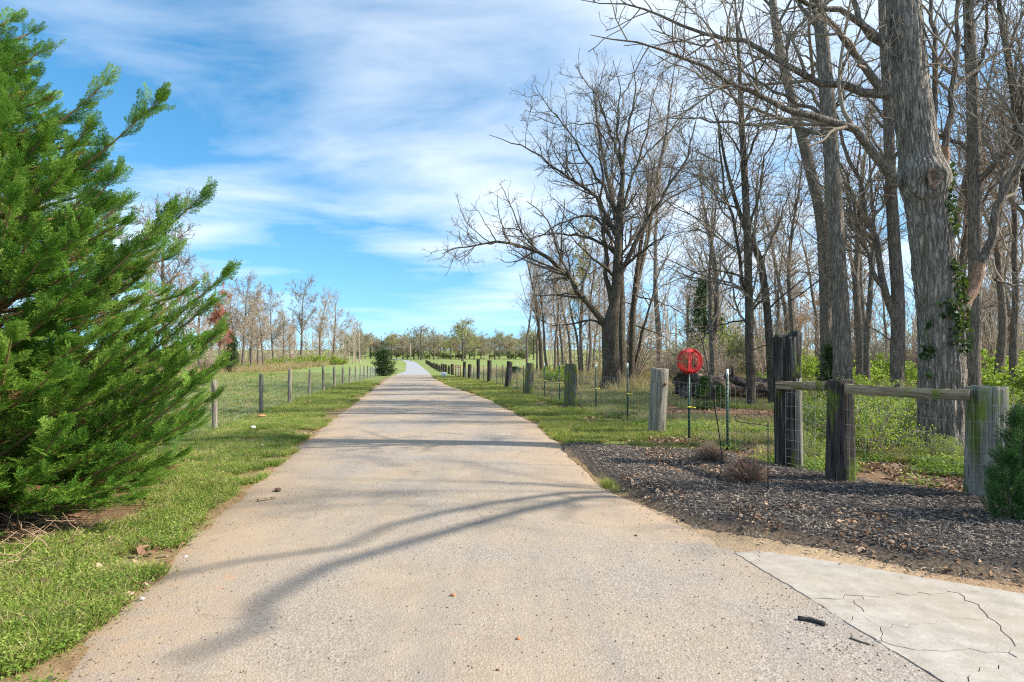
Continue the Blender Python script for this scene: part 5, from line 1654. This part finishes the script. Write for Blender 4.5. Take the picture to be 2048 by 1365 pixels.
cap = np.vstack([V[0], V[0] * .55 + ctr[0] * .45 + np.array([.25, 0, 0]), [ctr[0] + np.array([.45, .1, 0])]])
I = np.arange(36)
link('broken_end', mesh_np('broken_end', cap, [np.stack([I, np.roll(I, -1), np.roll(I, -1) + 36, I + 36], 1), np.stack([I + 36, np.roll(I, -1) + 36, np.full(36, 72)], 1)], rot), lo)
b = Bag(); b.tube(resample(np.array([(1.6, .3, .95), (1.9, .1, .75), (2.5, .0, .55), (3.3, .3, .5)]), 12), np.linspace(.12, .22, 12), 12); b.tube([(1.75, .1, .9), (1.72, 0, 1.15), (1.66, -.05, 1.3)], [.05, .035, .012], 7)
link('side_limb', b.mesh('side_limb', rot, True), lo)

# twiggy dormant shrubs in the bed
for px, py, w, h, cm, lb in ((1421, 944, .235, .30, ((.20, .145, .105), (.34, .255, .19)), 'grey-brown dormant twiggy shrub beside the shepherd hook base'),
                             (1492, 985, .25, .32, ((.27, .165, .11), (.43, .29, .21)), 'reddish-brown dormant twiggy mound, nearer of the two in the bed')):
    g = gp(px, py - 12)
    sh = thing('dormant_shrub', lb, 'shrub', (g[0], g[1], .04), 'dormant shrubs in the mulch bed')
    rg = np.random.default_rng(px)
    n = 700
    a = rg.uniform(0, 2 * PI, n); el = np.arcsin(rg.uniform(.08, 1, n))
    tip = np.stack([np.cos(a) * np.cos(el) * w, np.sin(a) * np.cos(el) * w, np.sin(el) * h], 1) * rg.uniform(.75, 1.08, n)[:, None]
    st = tip * np.array([.35, .35, 0]) * rg.random((n, 1))
    t = np.linspace(0, 1, 5)[None, :, None]
    P = st[:, None] * (1 - t) + tip[:, None] * t + rg.normal(0, .010, (n, 5, 3)) * t
    bag = Bag(); V, Q = tubes(P, np.repeat(np.linspace(.0032, .002, 5)[None], n, 0), 3); bag.add(V, Q)
    P2, R2 = grow(P, np.full(P.shape[:2], .0015), 14, (20, 50), .3, .03, .09, 3, .1, .2, .8, .35, rg, .0018)
    V, Q = tubes(P2, R2, 3); bag.add(V, Q)
    link('twigs', bag.mesh('twigs', mat_twig('dormant_twigs', *cm)), sh)

# ------------------------------------------------------------------ loose things on the drive
def lump(name, c, r, seed, mat, label, cat, group=None):
    bm = bmesh.new(); bmesh.ops.create_icosphere(bm, subdivisions=2, radius=1)
    rg = np.random.default_rng(seed); s = np.array([1, rg.uniform(.7, 1), rg.uniform(.5, .75)]) * r
    o_ = rg.random(3) * 9
    for v in bm.verts:
        k = 1 + .5 * (float(fbm(v.co.x * 1.3 + o_[0] + v.co.z, v.co.y * 1.3 + o_[1], seed, 3)) - .5)
        v.co = Vector((v.co.x * s[0] * k, v.co.y * s[1] * k, v.co.z * s[2] * k))
    me = bpy.data.meshes.new(name); bm.to_mesh(me); bm.free(); me.materials.append(mat)
    o = link(name, me, None, (c[0], c[1], roadz(*c) + s[2] * .5)); o.rotation_euler = (0, 0, rg.uniform(0, 6))
    return tag(o, label, cat, group)


CLAY = flat('orange_clay', (.48, .22, .10), .9, 0, .25); PALE = flat('pale_quartz', (.72, .70, .66), .7, 0, .1); BROWN = flat('brown_stone', (.24, .13, .075), .9, 0, .3)
lump('pebble', gp(906, 1203), .016, 1, CLAY, 'orange-brown clay pebble in the middle of the near drive', 'pebble')
lump('pebble', gp(1037, 1291), .014, 2, CLAY, 'small rusty pebble on the drive, nearest the bottom centre', 'pebble')
lump('pebble', gp(996, 1355), .010, 3, BROWN, 'tiny dark brown pebble at the bottom edge of the drive', 'pebble')
lump('pebble', gp(285, 1203), .012, 4, PALE, 'white quartz pebble on the left edge of the drive, upper right of a pair', 'pebble')
lump('pebble', gp(222, 1212), .011, 5, PALE, 'white quartz pebble on the left edge of the drive, lower left of a pair', 'pebble')
lump('pebble', gp(372, 1118), .011, 6, PALE, 'pale pebble beside the left grass verge near the dark limb shadow', 'pebble')
lump('dirt_clump', gp(556, 986), .05, 7, flat('dirt', (.13, .08, .05), .95, 0, .4), 'dark clump of dirt on the left side of the drive', 'dirt clump').scale = (1.3, .8, .45)
lump('pebble', gp(1272, 1078), .014, 8, BROWN, 'brown pebble on the right side of the drive near the bed', 'pebble')
lump('brick_fragment', gp(523, 836), .14, 9, CLAY, 'orange brick fragment in the grass below the second left post', 'brick').scale = (1, .7, .45)
lump('paper_scrap', gp(506, 862), .05, 10, flat('paper', (.78, .78, .76), .8), 'crumpled white paper scrap in the grass of the left verge', 'litter').location.z += .05
rg = np.random.default_rng(12)


def stick(a, b_, r, mat, label):
    a = gp(*a); b_ = gp(*b_); a = np.append(a, roadz(*a) + r * .7); b_ = np.append(b_, roadz(*b_) + r * .7)
    P = resample(np.array([a, (a + b_) / 2 + rg.normal(0, r * .7, 3) * np.array([1, 1, 0]), b_]), 10)
    b = Bag(); b.tube(P - a, r * (1 + .12 * np.sin(np.arange(10) * 1.7)), 10)
    return tag(link('stick', b.mesh('stick', mat, True), None, tuple(a)), label, 'stick')


stick((515, 1007), (551, 1002), .014, WOOD_RAIL, 'pale cut stick lying on the left side of the drive')
stick((1596, 1246), (1650, 1258), .013, flat('charred', (.03, .03, .03), .9, 0, .4), 'short charred black stick on the drive beside the concrete')
stick((1700, 1283), (1740, 1296), .005, TWIG_DARK, 'thin dark twig lying at the edge of the concrete')
stick((490, 931), (530, 940), .008, TWIG_DARK, 'dark twig poking from the left grass verge onto the drive')
stick((1378, 872), (1437, 897), .012, TWIG_TAN, 'dead branch lying on the grass at the foot of the globe post')

# dandelions in the right verge
DF = flat('dandelion_yellow', (.80, .60, .02), .7); DS = flat('dandelion_stem', (.16, .24, .05), .7)
for px, py in ((1099, 878), (1106, 874), (1112, 880), (1131, 882), (1086, 869)):
    g = gp(px, py)
    o = thing('dandelion', 'yellow dandelion in the right verge before the mulch bed', 'flower', (g[0], g[1], float(gz(*g))), 'dandelions in the right verge')
    b = Bag(); b.tube([(0, 0, 0), (.005, 0, .05), (.004, 0, .10)], .003, 5); link('stem', b.mesh('stem', DS), o)
    rg_ = np.random.default_rng(px); n = 60; a_ = rg_.uniform(0, 2 * PI, n); e_ = rg_.uniform(.1, 1.4, n)
    dv = np.stack([np.cos(a_) * np.cos(e_), np.sin(a_) * np.cos(e_), np.sin(e_) * .6], 1); sd_ = norm(np.cross(dv, np.array([0, 0, 1.0]) + rg_.normal(0, .2, (n, 3)))) * .004
    c_ = np.array([.004, 0, .10])
    V = np.stack([c_ + dv * .004 - sd_ * .5, c_ + dv * .004 + sd_ * .5, c_ + dv * .024 + sd_, c_ + dv * .024 - sd_], 1).reshape(-1, 3)
    link('flower_head', mesh_np('flower_head', V, [np.arange(4 * n).reshape(n, 4)], DF), o)

# ------------------------------------------------------------------ grass, weeds, leaves, mulch chips
def tuft(name, seed, n, h, w, spread, mat, lean=.5):
    rg = np.random.default_rng(seed); V = []; Fq = []; Ft = []
    for i in range(n):
        a = rg.uniform(0, 2 * PI); r = spread * math.sqrt(rg.random()); d = np.array([math.cos(a), math.sin(a)])
        b = rg.uniform(0, 2 * PI); s = np.array([math.cos(b), math.sin(b)]) * w * .5
        hh = h * rg.uniform(.45, 1.1); ln = lean * rg.uniform(.2, 1.1) * hh
        p = d * r; i0 = len(V)
        for t, k in ((0, 1), (.5, .8), (1, 0)):
            c = p + d * ln * t * t; z = hh * (t - .22 * lean * t * t)
            if k: V += [(c[0] - s[0] * k, c[1] - s[1] * k, z), (c[0] + s[0] * k, c[1] + s[1] * k, z)]
            else: V.append((c[0], c[1], z))
        Fq.append((i0, i0 + 1, i0 + 3, i0 + 2)); Ft.append((i0 + 2, i0 + 3, i0 + 4))
    return mesh_np(name, np.array(V), [np.array(Fq), np.array(Ft)], mat)


def weed(name, seed, n, h, ls, spread, mat):
    rg = np.random.default_rng(seed); P = np.stack([rg.normal(0, spread, n), rg.normal(0, spread, n), h * rg.random(n) ** .7], 1)
    a = norm(rg.normal(size=(n, 3)) * np.array([1, 1, .35])); b = norm(np.cross(a, np.array([0, 0, 1.0]) + rg.normal(0, .35, (n, 3))))
    s = ls * rg.uniform(.5, 1.2, n)[:, None]
    V = np.stack([P, P + a * s * .5 + b * s * .35, P + a * s, P + a * s * .5 - b * s * .35], 1).reshape(-1, 3)
    V[:, 2] = np.maximum(V[:, 2], .002)
    return mesh_np(name, V, [np.arange(4 * n).reshape(n, 4)], mat)


def mat_blade(name, stops, trans=.35):
    m = M(name)
    f = m.math('ADD', m.math('ADD', m.math('MULTIPLY', m.rand(), .4), m.math('MULTIPLY', m.island(), .25)), m.math('MULTIPLY', m.ramp(m.noise(m.pos(), .9, 5, .65), [(.3, 0.0), (.7, 1.0)]), .42))
    c = m.ramp(f, stops)
    return m.leaf(c, trans, .6, m.mix(.3, c, (.3, .38, .04)))


GRASS = mat_blade('grass_blades', [(.25, (.08, .145, .022)), (.45, (.20, .265, .04)), (.64, (.36, .39, .08)), (.82, (.54, .46, .20))])
FIELD = mat_blade('field_blades', [(.25, (.12, .20, .045)), (.5, (.22, .32, .075)), (.68, (.33, .39, .12)), (.85, (.46, .40, .20))])
CLOVER = mat_blade('clover_leaves', [(.25, (.075, .165, .022)), (.52, (.19, .30, .042)), (.82, (.38, .46, .11))])
HAY = mat_blade('hay_blades', [(.25, (.22, .16, .07)), (.5, (.38, .29, .14)), (.7, (.50, .41, .23)), (.85, (.25, .29, .08))], .25)
m = M('oak_litter'); f = m.math('ADD', m.math('MULTIPLY', m.rand(), .7), m.math('MULTIPLY', m.noise(m.pos(), 3, 2), .3))
LEAFL = m.leaf(m.ramp(f, [(.15, (.10, .055, .03)), (.4, (.25, .135, .075)), (.65, (.40, .25, .15)), (.9, (.56, .42, .30))]), .15, .7)

vp = make_protos('verge', [tuft('tuft_a', 1, 26, .085, .005, .035, GRASS), tuft('tuft_b', 2, 22, .12, .005, .04, GRASS, .8), tuft('tuft_c', 3, 26, .06, .005, .045, GRASS, .9),
                           weed('weed_a', 4, 64, .05, .019, .05, CLOVER), weed('weed_b', 5, 56, .075, .018, .045, CLOVER), tuft('tuft_h', 6, 18, .10, .004, .04, HAY, 1.2)])
fp_ = make_protos('pasture', [tuft('pas_a', 11, 22, .10, .009, .09, FIELD), tuft('pas_b', 12, 22, .13, .009, .10, FIELD, .8), tuft('pas_h', 13, 22, .16, .008, .10, HAY, .9)])
hp = make_protos('haygrass', [tuft('hay_a', 21, 30, .55, .012, .18, HAY, .45), tuft('hay_b', 22, 30, .40, .012, .2, HAY, .7)])


def sample(n, y0, y1, fx0, fx1, power=1.0, rg=RNG):
    """points between two side lines, denser towards the camera"""
    u_ = rg.random(n)
    k = 1 - power
    y = (y0 ** k + u_ * (y1 ** k - y0 ** k)) ** (1 / k) if abs(k) > 1e-6 else y0 * (y1 / y0) ** u_
    x = fx0(y) + rg.random(n) * (fx1(y) - fx0(y))
    return x, y


def strew(name, x, y, ok, protos, picks, probs, s0, s1, label, cat, rg, tilt=.12, dz=0.0):
    x, y = x[ok], y[ok]; n = len(x)
    P = np.stack([x, y, gz(x, y) + dz], 1)
    E = np.stack([rg.normal(0, tilt, n), rg.normal(0, tilt, n), rg.uniform(0, 2 * PI, n)], 1)
    S = rg.uniform(s0, s1, n) * np.maximum(1, y / 9) ** .35
    o = scatter(name, P, E, S, rg.choice(picks, n, p=probs), protos)
    return tag(o, label, cat, kind='stuff')


rg = np.random.default_rng(201)
not_cyp = lambda x, y: (((x + 4.75) / 1.25) ** 2 + ((y - 5.2) / 1.15) ** 2) > 1
# left verge
x, y = sample(64000, 1.6, 40, lambda y: rl(y) - 3.3, lambda y: rl(y) + .10, 1.35, rg)
e = rl(y) - x
ok = not_cyp(x, y) & (fbm(x * 1.7, y * 1.7, 60, 3) + np.clip(e, 0, .5) * .35 > .50) & (e + (fbm(y * 2, x * 0, 61, 3) - .5) * .5 > -.02)
strew('verge_grass', x, y, ok, vp, [0, 1, 2, 3, 4, 5], [.20, .12, .2, .20, .13, .15], .65, 1.2, 'lush grass and clover of the left verge', 'grass', rg)
# left pasture
x, y = sample(46000, 4, 62, lambda y: rl(y) - 3 - y * .75 - 2, lambda y: rl(y) - 2.2, 1.3, rg)
ok = not_cyp(x, y) & (x > -.98 * y - 2)
strew('pasture_grass', x, y, ok, fp_, [0, 1, 2], [.5, .32, .18], .7, 1.2, 'light green pasture grass of the left field', 'grass', rg)
# right verge
x, y = sample(42000, 6.0, 62, lambda y: rr(y) - .08, lambda y: -.1722 * y + 4.75 + 1.2, 1.3, rg)
inb = inpoly(x, y, BED)
e = x - rr(y)
ok = ~inb & (e + (fbm(y * 2, x * 0, 63, 3) - .5) * .4 > 0) & (fbm(x * 1.1, y * 1.1, 64, 3) > .36 + .16 * sstep(-.9, .6, x - (-.1722 * y + 4.75)))
strew('verge_grass', x, y, ok, vp, [0, 1, 2, 3, 5], [.30, .18, .27, .12, .13], .7, 1.2, 'sunny grass of the right verge between drive and fence', 'grass', rg)
# beyond the right fence
x, y = sample(36000, 8, 75, lambda y: -.1722 * y + 5.2, lambda y: y * 1.0 + 1, 1.25, rg)
ok = ~inpoly(x, y, BED) & (fbm(x * .5, y * .5, 66, 4) > .50 - .16 * sstep(9, 20, y) * (1 - sstep(6, 14, x)))
strew('woodland_grass', x, y, ok, fp_, [0, 1, 2], [.36, .24, .40], .8, 1.4, 'patchy grass under the trees on the right', 'grass', rg)
x, y = sample(9000, 20, 95, lambda y: -.1722 * y + 9 - np.clip(y - 40, 0, 30) * .05, lambda y: y * 1.0 + 2, 1.1, rg)
ok = (fbm(x * .22, y * .22, 68, 3) > .42)
strew('dry_grass', x, y, ok, hp, [0, 1], [.5, .5], .6, 1.3, 'tall straw-coloured dry grass under the right-hand trees', 'grass', rg)
x, y = sample(2600, 58, 125, lambda y: rl(y) - 32, lambda y: rl(y) - 13, 1.0, rg)
strew('dry_grass', x, y, fbm(x * .2, y * .2, 69, 3) > .4, hp, [0, 1], [.5, .5], .6, 1.2, 'straw-coloured dry grass along the far side of the left field', 'grass', rg)
# weeds over the leaf litter beside the bed
x, y = sample(3500, 6.3, 13, lambda y: np.maximum(-.1722 * y + 4.6, 2.6), lambda y: y * .95, 1.0, rg)
ok = ~inpoly(x, y, BED) & (fbm(x * 1.2, y * 1.2, 70, 3) > .52)
strew('ground_weeds', x, y, ok, vp, [3, 4], [.5, .5], 1.2, 2.4, 'green weeds sprouting from the leaf litter behind the posts', 'weeds', rg)

# fallen leaves
def leaf_mesh(name, seed, L=.06):
    rg = np.random.default_rng(seed)
    cx = np.array([0, .25, .5, .75, 1.0]); w = np.array([.02, .22, .30, .2, .01]) * rg.uniform(.7, 1.1)
    c = rg.uniform(.05, .22)
    mid = np.stack([cx, cx * 0, c * np.sin(cx * PI) * .2], 1); l = np.stack([cx, w, c * np.ones(5) * (w / .3)], 1); r = np.stack([cx, -w, c * np.ones(5) * (w / .3) * rg.uniform(.2, 1)], 1)
    V = np.vstack([mid, l, r]) * L
    I = np.arange(4)
    return mesh_np(name, V, [np.vstack([np.stack([I, I + 1, I + 6, I + 5], 1), np.stack([I + 1, I, I + 10, I + 11], 1)])], LEAFL)


lp = make_protos('litter', [leaf_mesh('leaf_%d' % i, 30 + i, .055 + .012 * i) for i in range(4)])
x, y = sample(42000, 5.6, 32, lambda y: np.where(y < 7.4, np.maximum(2.9, 3.6 - (y - 5.6) * .2), -.1722 * y + 4.2), lambda y: y * 1.0 + .5, 1.5, rg)
ok = ~inpoly(x, y - .12, BED) & (fbm(x * 1.3, y * 1.3, 72, 3) > .33 + .2 * sstep(10, 20, y))
strew('fallen_leaves', x, y, ok, lp, [0, 1, 2, 3], [.25] * 4, .6, 1.15, 'brown fallen oak leaves under the trees on the right', 'leaves', rg, .4, .012)
x, y = sample(2600, 2.5, 26, lambda y: rl(y) - 2.5, lambda y: rl(y) + .05, 1.2, rg)
ok = fbm(x * 1.1, y * 1.1, 74, 3) > .52
x2, y2 = sample(3500, 7, 40, lambda y: rr(y) + .2, lambda y: -.1722 * y + 4.9, 1.2, rg)
ok2 = (fbm(x2 * .8, y2 * .8, 75, 3) > .5) & ~inpoly(x2, y2, BED)
strew('fallen_leaves', np.concatenate([x, x2]), np.concatenate([y, y2]), np.concatenate([ok, ok2]), lp, [0, 1, 2, 3], [.25] * 4, .5, 1.0, 'scattered brown leaves lying in the grass of both verges', 'leaves', rg, .4, .03)

# mulch chips
m = M('mulch_chips'); f = m.math('ADD', m.math('MULTIPLY', m.rand(), .8), m.math('MULTIPLY', m.noise(m.pos(), 1.3, 3), .2))
CHIP = m.bsdf(m.ramp(f, [(.10, (.022, .021, .024)), (.3, (.078, .068, .062)), (.52, (.185, .155, .13)), (.74, (.30, .25, .205)), (.93, (.52, .42, .33))]), .85)


def chip(name, seed):
    rg = np.random.default_rng(seed); L = rg.uniform(.02, .062); w = L * rg.uniform(.10, .26); h = w * rg.uniform(.3, .6)
    t = np.array([-1, -.4, .4, 1]) * L / 2; k = np.array([.3, 1, .9, .2]); bd = rg.normal(0, .1, 4) * L
    V = np.concatenate([np.stack([t, bd + s * w / 2 * k, np.full(4, 0) + z * h * k], 1) for s, z in ((-1, 0), (1, 0), (.6, 1), (-.6, 1))])
    I = np.arange(16).reshape(4, 4); Q = []
    for a_ in range(4):
        b_ = (a_ + 1) % 4
        for j in range(3): Q.append((I[a_, j], I[a_, j + 1], I[b_, j + 1], I[b_, j]))
    return mesh_np(name, V, [np.array(Q)], CHIP)


cp = make_protos('chips', [chip('chip_%d' % i, 80 + i) for i in range(8)])
n = 140000
u_ = rg.random(n)
x = rg.uniform(.3, 6.2, n); y = rg.uniform(3.2, 9.9, n)
jit = .16
ok = inpoly(x + rg.normal(0, jit, n), y + rg.normal(0, jit * .8, n), BED) & (x < 1.02 * y + .6) & (y > 4.0 - .1 * x)
ok &= ~((x < rr(y) + .02) & (rg.random(n) > .25))
x, y = x[ok], y[ok]; n = len(x)
inside = inpoly(x, y, BED)
P = np.stack([x, y, bed_h(x, y) + .004 + rg.random(n) * .014], 1)
E = np.stack([rg.normal(0, .35, n), rg.normal(0, .3, n), rg.uniform(0, 6.28, n)], 1)
o = scatter('mulch_chips', P, E, rg.uniform(.3, 1.0, n) ** 1.2, rg.integers(0, 8, n), cp)
tag(o, 'dark shredded bark chips covering the planting bed', 'mulch', kind='stuff')

x = rg.uniform(.6, 5.5, 9000); y = rg.uniform(3.4, 9.0, 9000)
ok = inpoly(x, y, BED) & (fbm(x * 1.4, y * 1.4, 77, 3) > .585)
x, y = x[ok], y[ok]; n = len(x)
o = scatter('fallen_leaves', np.stack([x, y, bed_h(x, y) + .022], 1), np.stack([rg.normal(0, .4, n), rg.normal(0, .4, n), rg.uniform(0, 6.28, n)], 1), rg.uniform(.35, .8, n), rg.integers(0, 4, n), lp)
tag(o, 'dry brown leaves blown onto the dark mulch bed', 'leaves', kind='stuff')

# grit and bark crumbs on the drive
grit_mat = mat_blade('grit', [(.2, (.10, .06, .035)), (.5, (.20, .13, .09)), (.75, (.36, .28, .21)), (.9, (.55, .50, .45))], .0)


def crumb(name, seed):
    rg = np.random.default_rng(seed)
    V = np.array([[1, 0, 0], [-1, 0, 0], [0, 1, 0], [0, -1, 0], [0, 0, .8], [0, 0, -.4]]) * rg.uniform(.6, 1.2, (6, 1)) * .006 + np.array([0, 0, .002])
    return mesh_np(name, V, [np.array([[0, 2, 4], [2, 1, 4], [1, 3, 4], [3, 0, 4], [2, 0, 5], [1, 2, 5], [3, 1, 5], [0, 3, 5]])], grit_mat)


gpz = make_protos('grit', [crumb('crumb_%d' % i, i) for i in range(4)])
x, y = sample(14000, 1.9, 18, lambda y: rl(y), lambda y: rr(y), 1.3, rg)
e = np.minimum(x - rl(y), rr(y) - x)
ok = rg.random(len(x)) < .16 + .84 * np.exp(-e / .3)
x, y = x[ok], y[ok]; n = len(x); uu = (x - rl(y)) / (rr(y) - rl(y))
P = np.stack([x, y, np.interp(y, _yy, _tz) + .012 + .02 * (1 - (2 * uu - 1) ** 2)], 1)
o = scatter('grit', P, np.stack([0 * x, 0 * x, rg.uniform(0, 6.28, n)], 1), rg.uniform(.3, 1.3, n) * np.maximum(1, y / 7) ** .5, rg.integers(0, 4, n), gpz)
tag(o, 'loose grit and bark crumbs along the edges of the drive', 'grit', kind='stuff')

# ------------------------------------------------------------------ labels: alike things of the smaller groups are told apart by their order
fam = {}
for o in list(COL.objects):
    if o.parent is None and o.get('group') and o.get('label'):
        fam.setdefault((o['group'], o['label']), []).append(o)
for (g, lb), os_ in fam.items():
    if 1 < len(os_) <= 30:
        os_.sort(key=lambda o: o.location.x / max(o.location.y, .1))
        for i, o in enumerate(os_):
            o['label'] = '%s from the left: %s' % (ORD[i], lb)
